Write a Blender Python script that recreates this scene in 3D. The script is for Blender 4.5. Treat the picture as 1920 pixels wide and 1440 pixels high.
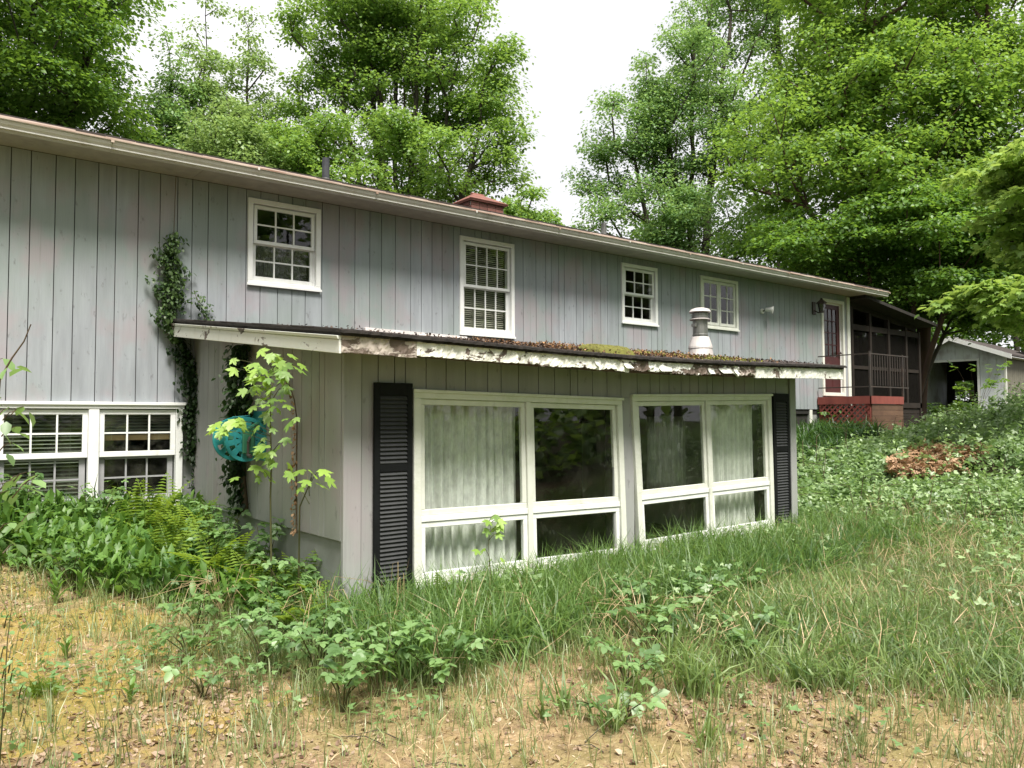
import bpy, math, random
import numpy as np
from mathutils import Matrix, Vector

random.seed(7)
RNG = np.random.default_rng(11)
for o in list(bpy.data.objects):
    bpy.data.objects.remove(o)
SC = bpy.context.scene
COL = SC.collection

# ------------------------------------------------------------------ camera
CAM = Vector((0.0, -9.43, 1.62))
FWD = Vector((0.62013686, 0.783263, 0.04392436))
RGT = Vector((0.78412418, -0.62059064, -0.00406663))
UPV = Vector((-0.02407381, -0.03696402, 0.99902658))
cd = bpy.data.cameras.new('camera')
cam = bpy.data.objects.new('camera', cd)
COL.objects.link(cam)
cd.sensor_width = 36.0
cd.lens = 36.0 * 1480.0 / 1920.0
cd.clip_start = 0.05
cd.clip_end = 2000.0
M = Matrix.Identity(4)
for i in range(3):
    M[i][0] = RGT[i]; M[i][1] = UPV[i]; M[i][2] = -FWD[i]; M[i][3] = CAM[i]
cam.matrix_world = M
SC.camera = cam
SC.render.resolution_x = 1024
SC.render.resolution_y = 768

def at(px, py, plane, val):
    """point of the measured line of sight on a real plane of the house"""
    d = FWD + RGT * ((px - 960) / 1480.0) - UPV * ((py - 720) / 1480.0)
    k = 'xyz'.index(plane)
    return CAM + d * ((val - CAM[k]) / d[k])

def atd(px, py, dep):
    return CAM + (FWD + RGT * ((px - 960) / 1480.0) - UPV * ((py - 720) / 1480.0)) * dep

# ------------------------------------------------------------------ world, sun
SUN_EL, SUN_AZ = math.radians(59), math.radians(198)   # azimuth of the direction towards the sun, clockwise from +Y
w = bpy.data.worlds.new('World')
SC.world = w
w.use_nodes = True
nt = w.node_tree
nt.nodes.clear()
out = nt.nodes.new('ShaderNodeOutputWorld')
bg = nt.nodes.new('ShaderNodeBackground')
sky = nt.nodes.new('ShaderNodeTexSky')
sky.sky_type = 'NISHITA'
sky.sun_disc = False
sky.sun_elevation = SUN_EL
sky.sun_rotation = SUN_AZ
sky.air_density = 1.0
sky.dust_density = 2.0
tc = nt.nodes.new('ShaderNodeTexCoord')
mp = nt.nodes.new('ShaderNodeMapping')
mp.inputs['Scale'].default_value = (1, 1, 2.2)
nz = nt.nodes.new('ShaderNodeTexNoise')
nz.inputs['Scale'].default_value = 2.3
nz.inputs['Detail'].default_value = 6
nz.inputs['Roughness'].default_value = 0.55
rp = nt.nodes.new('ShaderNodeValToRGB')
rp.color_ramp.elements[0].position = 0.36
rp.color_ramp.elements[0].color = (0.86, 0.86, 0.86, 1)
rp.color_ramp.elements[1].position = 0.50
rp.color_ramp.elements[1].color = (1, 1, 1, 1)
mx = nt.nodes.new('ShaderNodeMix')
mx.data_type = 'RGBA'
mx.inputs['B'].default_value = (11.4, 11.3, 11.6, 1)
nt.links.new(tc.outputs['Generated'], mp.inputs['Vector'])
nt.links.new(mp.outputs[0], nz.inputs['Vector'])
nt.links.new(nz.outputs['Fac'], rp.inputs[0])
nt.links.new(rp.outputs[0], mx.inputs['Factor'])
nt.links.new(sky.outputs[0], mx.inputs['A'])
nt.links.new(mx.outputs['Result'], bg.inputs['Color'])
bg.inputs['Strength'].default_value = 0.063
nt.links.new(bg.outputs[0], out.inputs[0])

sd = bpy.data.lights.new('sun', 'SUN')
sun = bpy.data.objects.new('sun', sd)
COL.objects.link(sun)
sd.energy = 5.0
sd.angle = math.radians(20)
sd.color = (1.0, 0.95, 0.86)
sdir = Vector((math.sin(SUN_AZ) * math.cos(SUN_EL), math.cos(SUN_AZ) * math.cos(SUN_EL), math.sin(SUN_EL)))
sun.rotation_euler = sdir.to_track_quat('Z', 'Y').to_euler()
sun.location = (0, -20, 30)

vs = SC.view_settings
vs.view_transform = 'Standard'
vs.look = 'None'
vs.gamma = 1.0
vs.exposure = 0.68
vs.use_curve_mapping = False
SC.render.engine = 'CYCLES'
SC.cycles.max_bounces = 5
SC.cycles.diffuse_bounces = 3
SC.cycles.caustics_reflective = False
SC.cycles.caustics_refractive = False
SC.cycles.transparent_max_bounces = 12

# ------------------------------------------------------------------ object helpers
WL = {}

def link(o, parent=None, loc=None):
    COL.objects.link(o)
    if loc is not None:
        o.location = loc
    if parent is not None:
        o.parent = parent
        o.matrix_parent_inverse = Matrix.Translation(-WL[parent.name])
    WL[o.name] = Vector(o.location)
    return o

def tag(o, label=None, cat=None, group=None, kind=None):
    if label: o['label'] = label
    if cat: o['category'] = cat
    if group: o['group'] = group
    if kind: o['kind'] = kind
    return o

def thing(name, label, cat, loc, group=None):
    o = bpy.data.objects.new(name, None)
    o.empty_display_size = 0.2
    link(o, None, Vector(loc))
    return tag(o, label, cat, group)

class MB:
    def __init__(s):
        s.v = []; s.f = []
    def box(s, x0, x1, y0, y1, z0, z1):
        b = len(s.v)
        s.v += [(x0,y0,z0),(x1,y0,z0),(x1,y1,z0),(x0,y1,z0),(x0,y0,z1),(x1,y0,z1),(x1,y1,z1),(x0,y1,z1)]
        s.f += [(b,b+3,b+2,b+1),(b+4,b+5,b+6,b+7),(b,b+1,b+5,b+4),(b+1,b+2,b+6,b+5),(b+2,b+3,b+7,b+6),(b+3,b,b+4,b+7)]
        return s
    def quadbox(s, P, Q):
        """P, Q: two quads (4 points each), bottom and top"""
        b = len(s.v)
        s.v += [tuple(p) for p in P] + [tuple(q) for q in Q]
        s.f += [(b,b+3,b+2,b+1),(b+4,b+5,b+6,b+7),(b,b+1,b+5,b+4),(b+1,b+2,b+6,b+5),(b+2,b+3,b+7,b+6),(b+3,b,b+4,b+7)]
        return s
    def tube(s, pts, rad, n=8, cap=True):
        pts = [Vector(p) for p in pts]
        if not hasattr(rad, '__len__'): rad = [rad] * len(pts)
        rings = []
        for i, p in enumerate(pts):
            d = (pts[min(i+1, len(pts)-1)] - pts[max(i-1, 0)]).normalized()
            a = d.orthogonal().normalized() if i == 0 else (pa - d * pa.dot(d)).normalized()
            pa = a
            c = d.cross(a)
            b = len(s.v)
            for k in range(n):
                t = 2 * math.pi * k / n
                s.v.append(tuple(p + (a * math.cos(t) + c * math.sin(t)) * rad[i]))
            rings.append(b)
        for r0, r1 in zip(rings, rings[1:]):
            for k in range(n):
                s.f.append((r0+k, r0+(k+1)%n, r1+(k+1)%n, r1+k))
        if cap:
            s.f.append(tuple(rings[0]+k for k in reversed(range(n))))
            s.f.append(tuple(rings[-1]+k for k in range(n)))
        return s
    def lathe(s, c, prof, n=20, axis='z'):
        """prof: list of (r, h)"""
        rings = []
        for r, h in prof:
            b = len(s.v)
            for k in range(n):
                t = 2*math.pi*k/n
                if axis == 'z': s.v.append((c[0]+r*math.cos(t), c[1]+r*math.sin(t), c[2]+h))
                elif axis == 'y': s.v.append((c[0]+r*math.cos(t), c[1]+h, c[2]-r*math.sin(t)))
                else: s.v.append((c[0]+h, c[1]+r*math.cos(t), c[2]+r*math.sin(t)))
            rings.append(b)
        for r0, r1 in zip(rings, rings[1:]):
            for k in range(n):
                s.f.append((r0+k, r0+(k+1)%n, r1+(k+1)%n, r1+k))
        s.f.append(tuple(rings[0]+k for k in reversed(range(n))))
        s.f.append(tuple(rings[-1]+k for k in range(n)))
        return s
    def mesh(s, name, mat=None, smooth=False):
        me = bpy.data.meshes.new(name)
        me.from_pydata(s.v, [], s.f)
        me.update()
        if smooth: me.shade_smooth()
        if mat: me.materials.append(mat)
        return me
    def build(s, name, mat, parent=None, bevel=0, smooth=False, loc=None):
        o = bpy.data.objects.new(name, s.mesh(name, mat, smooth))
        link(o, parent, loc)
        if bevel:
            m = o.modifiers.new('bevel', 'BEVEL'); m.width = bevel; m.segments = 1; m.limit_method = 'ANGLE'
        return o

def inst(name, me, parent, loc, rot=(0,0,0), sc=1.0):
    o = bpy.data.objects.new(name, me)
    link(o, parent, Vector(loc))
    o.rotation_euler = rot
    o.scale = (sc, sc, sc) if not hasattr(sc, '__len__') else sc
    return o

# ------------------------------------------------------------------ material helpers
class NT:
    def __init__(s, name):
        s.m = bpy.data.materials.new(name)
        s.m.use_nodes = True
        s.t = s.m.node_tree
        s.t.nodes.clear()
        s.out = s.t.nodes.new('ShaderNodeOutputMaterial')
        s._tc = None
    def n(s, typ, **kw):
        nd = s.t.nodes.new(typ)
        for k, v in kw.items():
            setattr(nd, k, v)
        return nd
    def l(s, a, b): s.t.links.new(a, b)
    def co(s, scale=(1,1,1), kind='Object'):
        if s._tc is None: s._tc = s.n('ShaderNodeTexCoord')
        m = s.n('ShaderNodeMapping'); m.inputs['Scale'].default_value = scale
        s.l(s._tc.outputs[kind], m.inputs['Vector']); return m.outputs[0]
    def noise(s, scale=5, detail=4, rough=.55, stretch=(1,1,1), off=None, kind='Object', dist=0):
        c = s.co(stretch, kind)
        nd = s.n('ShaderNodeTexNoise')
        nd.inputs['Scale'].default_value = scale; nd.inputs['Detail'].default_value = detail
        nd.inputs['Roughness'].default_value = rough; nd.inputs['Distortion'].default_value = dist
        if off is not None:
            a = s.n('ShaderNodeVectorMath', operation='ADD'); s.l(c, a.inputs[0])
            if isinstance(off, (tuple, list)): a.inputs[1].default_value = off
            else: s.l(off, a.inputs[1])
            c = a.outputs[0]
        s.l(c, nd.inputs['Vector']); return nd.outputs['Fac']
    def ramp(s, fac, stops):
        r = s.n('ShaderNodeValToRGB')
        while len(r.color_ramp.elements) < len(stops): r.color_ramp.elements.new(.5)
        for e, (p, c) in zip(r.color_ramp.elements, stops):
            e.position = p; e.color = (*c, 1) if hasattr(c, '__len__') else (c, c, c, 1)
        s.l(fac, r.inputs[0]); return r.outputs[0]
    def mix(s, fac, a, b, mode='MIX'):
        m = s.n('ShaderNodeMix', data_type='RGBA', blend_type=mode)
        for v, i in ((fac, 'Factor'), (a, 'A'), (b, 'B')):
            if hasattr(v, 'is_linked') or hasattr(v, 'node'): s.l(v, m.inputs[i])
            elif i == 'Factor': m.inputs[i].default_value = v
            else: m.inputs[i].default_value = (*v, 1)
        return m.outputs['Result']
    def math(s, op, a, b=0.0):
        m = s.n('ShaderNodeMath', operation=op)
        for v, i in ((a, 0), (b, 1)):
            if hasattr(v, 'node'): s.l(v, m.inputs[i])
            else: m.inputs[i].default_value = v
        return m.outputs[0]
    def rand(s):
        return s.n('ShaderNodeObjectInfo').outputs['Random']
    def attr(s, name):
        a = s.n('ShaderNodeAttribute'); a.attribute_name = name; return a.outputs['Fac']
    def pbr(s, col, rough=.7, metal=0, bump=None, bstr=.3, bdist=.01, spec=.3):
        p = s.n('ShaderNodeBsdfPrincipled')
        if hasattr(col, 'node'): s.l(col, p.inputs['Base Color'])
        else: p.inputs['Base Color'].default_value = (*col, 1)
        if hasattr(rough, 'node'): s.l(rough, p.inputs['Roughness'])
        else: p.inputs['Roughness'].default_value = rough
        p.inputs['Metallic'].default_value = metal
        p.inputs['Specular IOR Level'].default_value = spec
        if bump is not None:
            b = s.n('ShaderNodeBump'); b.inputs['Strength'].default_value = bstr; b.inputs['Distance'].default_value = bdist
            s.l(bump, b.inputs['Height']); s.l(b.outputs[0], p.inputs['Normal'])
        s.l(p.outputs[0], s.out.inputs[0]); return s.m

def simple(name, c1, c2, rough=.7, scale=6, stretch=(1,1,1), metal=0, bstr=.2, spec=.3, rv=0.0):
    t = NT(name)
    f = t.ramp(t.noise(scale, 5, .6, stretch), [(.3, 0.0), (.7, 1.0)])
    c = t.mix(f, c1, c2)
    if rv:
        k = t.math('ADD', t.math('MULTIPLY', t.rand(), rv*2), 1-rv)
        cc = t.n('ShaderNodeCombineColor')
        for i in range(3): t.l(k, cc.inputs[i])
        c = t.mix(1.0, c, cc.outputs[0], 'MULTIPLY')
    return t.pbr(c, rough, metal, t.noise(scale*6, 4, .6, stretch), bstr, .004, spec)

def siding_mat(name, base, alt, green, dirt=1.0):
    t = NT(name)
    streak = t.noise(9, 6, .6, (1, 1, .12))
    c = t.mix(t.ramp(streak, [(.3, 0.0), (.72, 1.0)]), base, alt)
    blot = t.noise(.9, 3, .5, (1, 1, .8))
    c = t.mix(t.math('MULTIPLY', t.ramp(blot, [(.42, 0.0), (.62, 1.0)]), .7), c, green)
    pink = t.noise(1.7, 4, .6, (1, 1, .7), off=(7, 3, 1))
    c = t.mix(t.math('MULTIPLY', t.ramp(pink, [(.50, 0.0), (.64, 1.0)]), .6), c, (.31, .265, .29))
    k = t.math('ADD', t.math('MULTIPLY', t.rand(), .10), .95)
    cc = t.n('ShaderNodeCombineColor')
    for i in range(3): t.l(k, cc.inputs[i])
    c = t.mix(1.0, c, cc.outputs[0], 'MULTIPLY')
    spots = t.noise(14, 3, .65, (1, 1, .45), off=(2, 9, 4))
    c = t.mix(t.math('MULTIPLY', t.ramp(spots, [(.62, 0.0), (.72, 1.0)]), .5*dirt), c, (.10, .09, .10))
    run = t.noise(5, 5, .7, (2.2, 2.2, .1), off=(4, 4, 4))
    c = t.mix(t.math('MULTIPLY', t.ramp(run, [(.60, 0.0), (.74, 1.0)]), .4*dirt), c, (.15, .145, .14))
    grain = t.noise(60, 5, .7, (1, 1, .04))
    return t.pbr(c, .75, 0, grain, .35, .004, .25)

def paint_mat(name, col, dirt=.35, peel=0.0, yellow=(.55,.52,.42)):
    t = NT(name)
    c = t.mix(t.math('MULTIPLY', t.ramp(t.noise(7, 5, .6), [(.45, 0.0), (.75, 1.0)]), dirt), col, yellow)
    grime = t.noise(3, 6, .7, (1, 1, .4), off=(3, 1, 5))
    c = t.mix(t.math('MULTIPLY', t.ramp(grime, [(.58, 0.0), (.72, 1.0)]), dirt), c, (.18, .17, .13))
    bump = t.noise(40, 4, .6)
    if peel:
        pn = t.noise(4.5, 8, .68, (1, 1, 1.8), off=(1, 2, 3), dist=.6)
        pf = t.ramp(pn, [(.64-peel*.32, 0.0), (.655-peel*.32, 1.0)])
        wood = t.mix(t.noise(30, 5, .7, (.08, 1, 1)), (.035, .025, .02), (.22, .17, .14))
        c = t.mix(pf, c, wood)
        bump = t.math('SUBTRACT', bump, t.math('MULTIPLY', pf, 1.5))
    return t.pbr(c, .6, 0, bump, .4, .006, .3)

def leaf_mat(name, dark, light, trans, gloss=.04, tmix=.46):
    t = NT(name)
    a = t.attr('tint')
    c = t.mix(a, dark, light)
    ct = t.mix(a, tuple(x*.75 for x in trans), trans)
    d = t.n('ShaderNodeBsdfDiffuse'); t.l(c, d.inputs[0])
    tr = t.n('ShaderNodeBsdfTranslucent'); t.l(ct, tr.inputs[0])
    g = t.n('ShaderNodeBsdfGlossy'); g.inputs[0].default_value = (1, 1, 1, 1); g.inputs['Roughness'].default_value = .5
    m1 = t.n('ShaderNodeMixShader'); m1.inputs[0].default_value = tmix
    t.l(d.outputs[0], m1.inputs[1]); t.l(tr.outputs[0], m1.inputs[2])
    m2 = t.n('ShaderNodeMixShader'); m2.inputs[0].default_value = gloss
    t.l(m1.outputs[0], m2.inputs[1]); t.l(g.outputs[0], m2.inputs[2])
    t.l(m2.outputs[0], t.out.inputs[0])
    return t.m

def glass_mat(name, tint=(1,1,1), ior=1.6, dirt=.0):
    t = NT(name)
    tr = t.n('ShaderNodeBsdfTransparent'); tr.inputs[0].default_value = (*tint, 1)
    gl = t.n('ShaderNodeBsdfGlossy'); gl.inputs['Roughness'].default_value = .015
    b = t.n('ShaderNodeBump'); b.inputs['Strength'].default_value = .05; b.inputs['Distance'].default_value = .01
    t.l(t.noise(1.6, 2, .5), b.inputs['Height']); t.l(b.outputs[0], gl.inputs['Normal'])
    fr = t.n('ShaderNodeFresnel'); fr.inputs[0].default_value = ior
    geo = t.n('ShaderNodeNewGeometry')
    f = t.math('MULTIPLY', fr.outputs[0], t.math('SUBTRACT', 1.0, geo.outputs['Backfacing']))
    m = t.n('ShaderNodeMixShader'); t.l(f, m.inputs[0]); t.l(tr.outputs[0], m.inputs[1]); t.l(gl.outputs[0], m.inputs[2])
    last = m.outputs[0]
    if dirt:
        df = t.n('ShaderNodeBsdfDiffuse'); df.inputs[0].default_value = (.35, .34, .28, 1)
        m2 = t.n('ShaderNodeMixShader')
        t.l(t.math('MULTIPLY', t.ramp(t.noise(3, 6, .7), [(.45, 0.0), (.8, 1.0)]), dirt), m2.inputs[0])
        t.l(last, m2.inputs[1]); t.l(df.outputs[0], m2.inputs[2]); last = m2.outputs[0]
    t.l(last, t.out.inputs[0])
    return t.m

def lace_mat(name, col, thr=.5, cover=.9, fig=9.0):
    t = NT(name)
    d = t.n('ShaderNodeBsdfDiffuse')
    tl = t.n('ShaderNodeBsdfTranslucent')
    c = t.mix(t.ramp(t.noise(fig*2.2, 5, .7, (1, 1, .55)), [(.38, 0.0), (.62, 1.0)]), tuple(x*.78 for x in col), col)
    t.l(c, d.inputs[0]); t.l(c, tl.inputs[0])
    m1 = t.n('ShaderNodeMixShader'); m1.inputs[0].default_value = .2
    t.l(d.outputs[0], m1.inputs[1]); t.l(tl.outputs[0], m1.inputs[2])
    tp = t.n('ShaderNodeBsdfTransparent')
    f = t.ramp(t.noise(fig*1.5, 5, .6, off=(5,1,2)), [(thr-.07, cover*.9), (thr+.07, cover)])
    m2 = t.n('ShaderNodeMixShader'); t.l(f, m2.inputs[0])
    t.l(tp.outputs[0], m2.inputs[1]); t.l(m1.outputs[0], m2.inputs[2])
    t.l(m2.outputs[0], t.out.inputs[0])
    return t.m

SID = siding_mat('grey_siding', (.326, .350, .382), (.236, .253, .277), (.222, .268, .248))
SID2 = siding_mat('extension_siding', (.345, .345, .352), (.275, .277, .28), (.268, .285, .265), .8)
FOUND = simple('painted_masonry', (.30, .31, .31), (.23, .235, .225), .85, 3, bstr=.5)
DARK = simple('dark_backing', (.02, .02, .018), (.03, .028, .025), .9)
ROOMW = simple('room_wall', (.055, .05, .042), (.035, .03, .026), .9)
TRIM = paint_mat('white_trim', (.74, .75, .75), .25)
TRIMG = paint_mat('weathered_white_trim', (.66, .67, .62), .38, yellow=(.45,.48,.36))
SOFFIT = paint_mat('soffit_paint', (.34, .32, .28), .4)
GUTT = paint_mat('gutter_paint', (.56, .555, .52), .45, yellow=(.40,.36,.31))
DRIP = simple('rust_stained_drip_edge', (.36, .29, .255), (.22, .15, .12), .8, 7, (.25, 1, 1))
GRUST = simple('rusty_gutter_lip', (.52, .44, .37), (.24, .14, .10), .7, 9, (.3, 1, 1))
PEEL_A = paint_mat('peeling_fascia_paint', (.72, .72, .66), .35, .27)
PEEL_B = paint_mat('badly_peeling_fascia_paint', (.74, .75, .72), .3, .46)
PEEL_C = paint_mat('bare_primer_fascia', (.40, .35, .31), .3, .45)
CLEAN = paint_mat('rake_paint', (.66, .67, .62), .3, .12)
ASPH = simple('asphalt_shingle', (.035, .030, .030), (.075, .062, .058), .95, 12, bstr=.8, rv=.2)
TAR = simple('tar_edge', (.012, .011, .011), (.04, .034, .03), .8, 14, bstr=.8)
BRICKM = simple('red_brick', (.19, .08, .065), (.12, .06, .05), .9, 9, bstr=.5, rv=.25)
CLAYM = simple('red_clay_cap', (.24, .095, .075), (.16, .075, .06), .75, 5, bstr=.3, rv=.12)
BLACK = simple('shutter_black', (.006, .0065, .007), (.010, .011, .012), .7, 10, spec=.12)
SLATM = simple('shutter_slat', (.030, .032, .034), (.055, .057, .06), .6, 10, spec=.25)
METAL = simple('galvanised_metal', (.36, .36, .35), (.10, .095, .09), .42, 6, (1, 1, .4), metal=.75)
METALW = simple('pale_flashing', (.66, .62, .61), (.45, .41, .40), .6, 5, metal=.1)
PIPEB = simple('black_vent_pipe', (.035, .037, .045), (.06, .062, .07), .5, 8)
IRON = simple('wrought_iron', (.03, .03, .03), (.07, .05, .04), .55, 12)
REDD = simple('red_door_paint', (.06, .010, .010), (.04, .008, .008), .5, 5)
REDP = simple('faded_red_deck_paint', (.26, .070, .055), (.17, .045, .038), .75, 5, (1,1,.4))
BROWN = simple('brown_weathered_board', (.15, .085, .055), (.09, .05, .035), .85, 6, (.5,1,1), rv=.2)
PORCHW = simple('dark_porch_timber', (.013, .010, .008), (.026, .018, .014), .9, 6)
TEAL = simple('teal_plastic', (.015, .16, .18), (.03, .24, .25), .38, 5, spec=.5)
TEALD = simple('dark_green_plastic', (.025, .12, .07), (.03, .17, .10), .45, 5, spec=.5)  # darker, greener plastic than the side discs
BARK = simple('bark', (.085, .072, .058), (.045, .038, .032), .95, 5, (1,1,.3), bstr=1.0)
BARKR = simple('reddish_bark', (.12, .07, .052), (.06, .04, .032), .95, 5, (1,1,.3), bstr=1.0)
STEM = simple('green_stem', (.10, .085, .04), (.06, .075, .025), .8, 9)
VINEST = simple('vine_stem', (.15, .11, .07), (.07, .05, .035), .9, 20, bstr=.8)
GLASS = glass_mat('window_glass', (.97, .985, .975), 1.62, .03)
GLASSD = glass_mat('dusty_glass', (.82, .86, .82), 1.5, .12)
LACE = lace_mat('lace_curtain', (.93, .95, .90), .44, .99, 7)
LACE2 = lace_mat('pale_lace_curtain', (.93, .95, .88), .43, .99, 5)
LACE3 = lace_mat('dim_lace_curtain', (.42, .42, .40), .56, .5, 8)
BLIND = simple('cream_blind', (.50, .49, .40), (.42, .41, .33), .6, 4)
BLINDW = simple('grey_blind', (.42, .42, .39), (.34, .34, .30), .6, 4)
WOODR = simple('varnished_rail', (.34, .22, .13), (.25, .16, .09), .5, 6, (.2,1,1))
MOSSR = simple('roof_moss', (.17, .17, .035), (.10, .095, .03), .95, 30, bstr=1)
LIT_ORANGE = simple('rusty_litter', (.26, .12, .05), (.15, .075, .04), .95, 30, bstr=1)
GARW = siding_mat('garage_siding', (.68, .71, .76), (.58, .61, .65), (.60, .64, .62), .4)

# ------------------------------------------------------------------ terrain
def sstep(t):
    t = np.clip(t, 0, 1); return t*t*(3-2*t)

def snoise(x, y, seed=0, f=1.0):
    r = np.random.default_rng(seed)
    v = np.zeros_like(np.asarray(x, float)); a = 1.0; tot = 0
    for o in range(4):
        for k in range(3):
            th = r.uniform(0, 6.28); ph = r.uniform(0, 6.28); g = f * (1.9**o) * r.uniform(.8, 1.25)
            v = v + a*np.sin(g*(x*math.cos(th)+y*math.sin(th)) + ph + 1.3*np.sin(g*.6*(x*math.sin(th)-y*math.cos(th))+ph*2))
            tot += a*.75
        a *= .55
    return v/tot

def ground(x, y):
    x = np.asarray(x, float); y = np.asarray(y, float)
    h = 1.22*sstep((x-8.6)/8.0) + .45*sstep((x-24)/10)
    h = h * sstep((y+16)/7)
    h = h + .36*sstep((3.6-x)/1.2)*sstep((y+3.6)/3.4)
    h = h + .04*snoise(x, y, 3, .9)*sstep((np.hypot(x-2, y+7)+1)/6)
    h = h + .012*snoise(x, y, 5, 5)
    return h

def gz(x, y): return float(ground(x, y))

xs = np.concatenate([-np.geomspace(300, 8, 22), np.arange(-7.5, 22, .16), np.geomspace(22.5, 300, 26)])
ys = np.concatenate([-np.geomspace(300, 12, 20), np.arange(-11.6, 1, .16), np.geomspace(1.5, 5, 5), np.geomspace(6, 300, 24)])
GX, GY = np.meshgrid(xs, ys)
GZ = ground(GX, GY)
nx, ny = len(xs), len(ys)
V = np.stack([GX, GY, GZ], -1).reshape(-1, 3)
ii = np.arange(nx*ny).reshape(ny, nx)
F = np.stack([ii[:-1, :-1], ii[:-1, 1:], ii[1:, 1:], ii[1:, :-1]], -1).reshape(-1, 4)

def np_mesh(name, V, loops, sizes, mat, tint=None, smooth=False):
    me = bpy.data.meshes.new(name)
    V = np.ascontiguousarray(V, np.float32)
    me.vertices.add(len(V)); me.vertices.foreach_set('co', V.ravel())
    loops = np.ascontiguousarray(loops, np.int32); sizes = np.ascontiguousarray(sizes, np.int32)
    me.loops.add(len(loops)); me.loops.foreach_set('vertex_index', loops)
    me.polygons.add(len(sizes))
    st = np.concatenate([[0], np.cumsum(sizes)[:-1]]).astype(np.int32)
    me.polygons.foreach_set('loop_start', st)
    me.update(calc_edges=True)
    if tint is not None:
        a = me.attributes.new('tint', 'FLOAT', 'POINT'); a.data.foreach_set('value', np.ascontiguousarray(tint, np.float32))
    me.materials.append(mat)
    if smooth: me.shade_smooth()
    return me

def ground_mat():
    t = NT('litter_and_moss_ground')
    pos = t.n('ShaderNodeNewGeometry').outputs['Position']
    sep = t.n('ShaderNodeSeparateXYZ'); t.l(pos, sep.inputs[0])
    n1 = t.noise(2.2, 6, .65)
    n2 = t.noise(17, 6, .7)
    n3 = t.noise(60, 4, .7)
    c = t.mix(t.ramp(n2, [(.3, 0.0), (.7, 1.0)]), (.20, .130, .070), (.47, .355, .21))
    c = t.mix(t.ramp(n1, [(.45, 0.0), (.62, 1.0)]), c, (.42, .285, .165))
    c = t.mix(t.math('MULTIPLY', t.ramp(t.noise(5, 6, .75, off=(4,2,2)), [(.48, 0.0), (.6, 1.0)]), .75), c, (.15, .09, .062))
    c = t.mix(t.math('MULTIPLY', t.ramp(n3, [(.56, 0.0), (.7, 1.0)]), .6), c, (.10, .065, .045))
    c = t.mix(t.math('MULTIPLY', t.ramp(t.noise(45, 3, .7, (.4, 1, 1), off=(8,2,2)), [(.6, 0.0), (.68, 1.0)]), .6), c, (.62, .53, .38))
    # yellow moss grows on the bare bank at the left
    dx = t.math('MULTIPLY', t.math('SUBTRACT', sep.outputs[0], 1.0), .42)
    dy = t.math('MULTIPLY', t.math('ADD', sep.outputs[1], 3.3), .36)
    r2 = t.math('ADD', t.math('MULTIPLY', dx, dx), t.math('MULTIPLY', dy, dy))
    mk = t.math('SUBTRACT', t.math('ADD', t.noise(1.9, 6, .72, off=(1,5,2)), .10), t.math('MULTIPLY', r2, .24))
    mf = t.ramp(mk, [(.50, 0.0), (.60, 1.0)])
    moss = t.mix(t.ramp(n2, [(.3, 0.0), (.7, 1.0)]), (.27, .19, .045), (.46, .34, .09))
    c = t.mix(t.math('MULTIPLY', mf, .85), c, moss)
    c = t.mix(t.math('MULTIPLY', t.ramp(t.noise(1.3, 6, .7, off=(9,1,7)), [(.40, 0.0), (.60, 1.0)]), .55), c, (.235, .215, .075))
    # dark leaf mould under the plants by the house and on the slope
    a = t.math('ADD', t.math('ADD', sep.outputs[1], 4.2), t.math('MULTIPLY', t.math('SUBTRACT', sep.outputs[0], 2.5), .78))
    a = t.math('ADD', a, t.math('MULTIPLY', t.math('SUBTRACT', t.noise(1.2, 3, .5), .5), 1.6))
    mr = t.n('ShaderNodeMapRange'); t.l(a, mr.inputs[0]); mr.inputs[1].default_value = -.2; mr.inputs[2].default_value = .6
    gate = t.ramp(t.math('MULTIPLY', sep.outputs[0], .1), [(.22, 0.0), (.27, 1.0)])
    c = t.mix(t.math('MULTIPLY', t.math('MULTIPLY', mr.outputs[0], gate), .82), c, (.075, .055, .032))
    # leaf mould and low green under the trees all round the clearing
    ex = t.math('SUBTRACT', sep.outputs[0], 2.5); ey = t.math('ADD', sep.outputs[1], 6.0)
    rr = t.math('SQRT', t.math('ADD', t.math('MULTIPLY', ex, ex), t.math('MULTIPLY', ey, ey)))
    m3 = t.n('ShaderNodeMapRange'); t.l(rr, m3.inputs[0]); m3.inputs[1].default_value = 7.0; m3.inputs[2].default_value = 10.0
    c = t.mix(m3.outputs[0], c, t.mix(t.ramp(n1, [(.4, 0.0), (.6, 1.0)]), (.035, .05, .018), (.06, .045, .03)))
    bmp = t.math('ADD', t.math('MULTIPLY', n2, .6), t.math('MULTIPLY', n3, .4))
    return t.pbr(c, .95, 0, bmp, 1.0, .03, .1)

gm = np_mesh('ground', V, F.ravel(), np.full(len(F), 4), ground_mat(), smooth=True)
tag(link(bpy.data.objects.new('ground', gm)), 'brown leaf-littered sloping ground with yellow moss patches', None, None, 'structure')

# ------------------------------------------------------------------ house
YF, YR = -3.8226, -4.3146        # front wall and roof edge of the extension
XS, XE = 2.785, 8.975            # side walls of the extension
house = thing('house', 'long grey wooden two storey house with flat roofed front extension', 'house', (6.5, 0, 0))

def cells(x0, x1, zb, zt, openings):
    """rectangles left of [x0,x1]x[zb,zt] after cutting the openings"""
    xc = sorted({x0, x1, *[v for o in openings for v in o[:2] if x0 < v < x1]})
    R = []
    for a, b in zip(xc, xc[1:]):
        m = (a+b)/2
        cuts = sorted([(o[2], o[3]) for o in openings if o[0] < m < o[1]])
        z = zb
        for c0, c1 in cuts:
            if c0 > z: R.append((a, b, z, min(c0, zt)))
            z = max(z, c1)
        if z < zt: R.append((a, b, z, zt))
    return R

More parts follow.
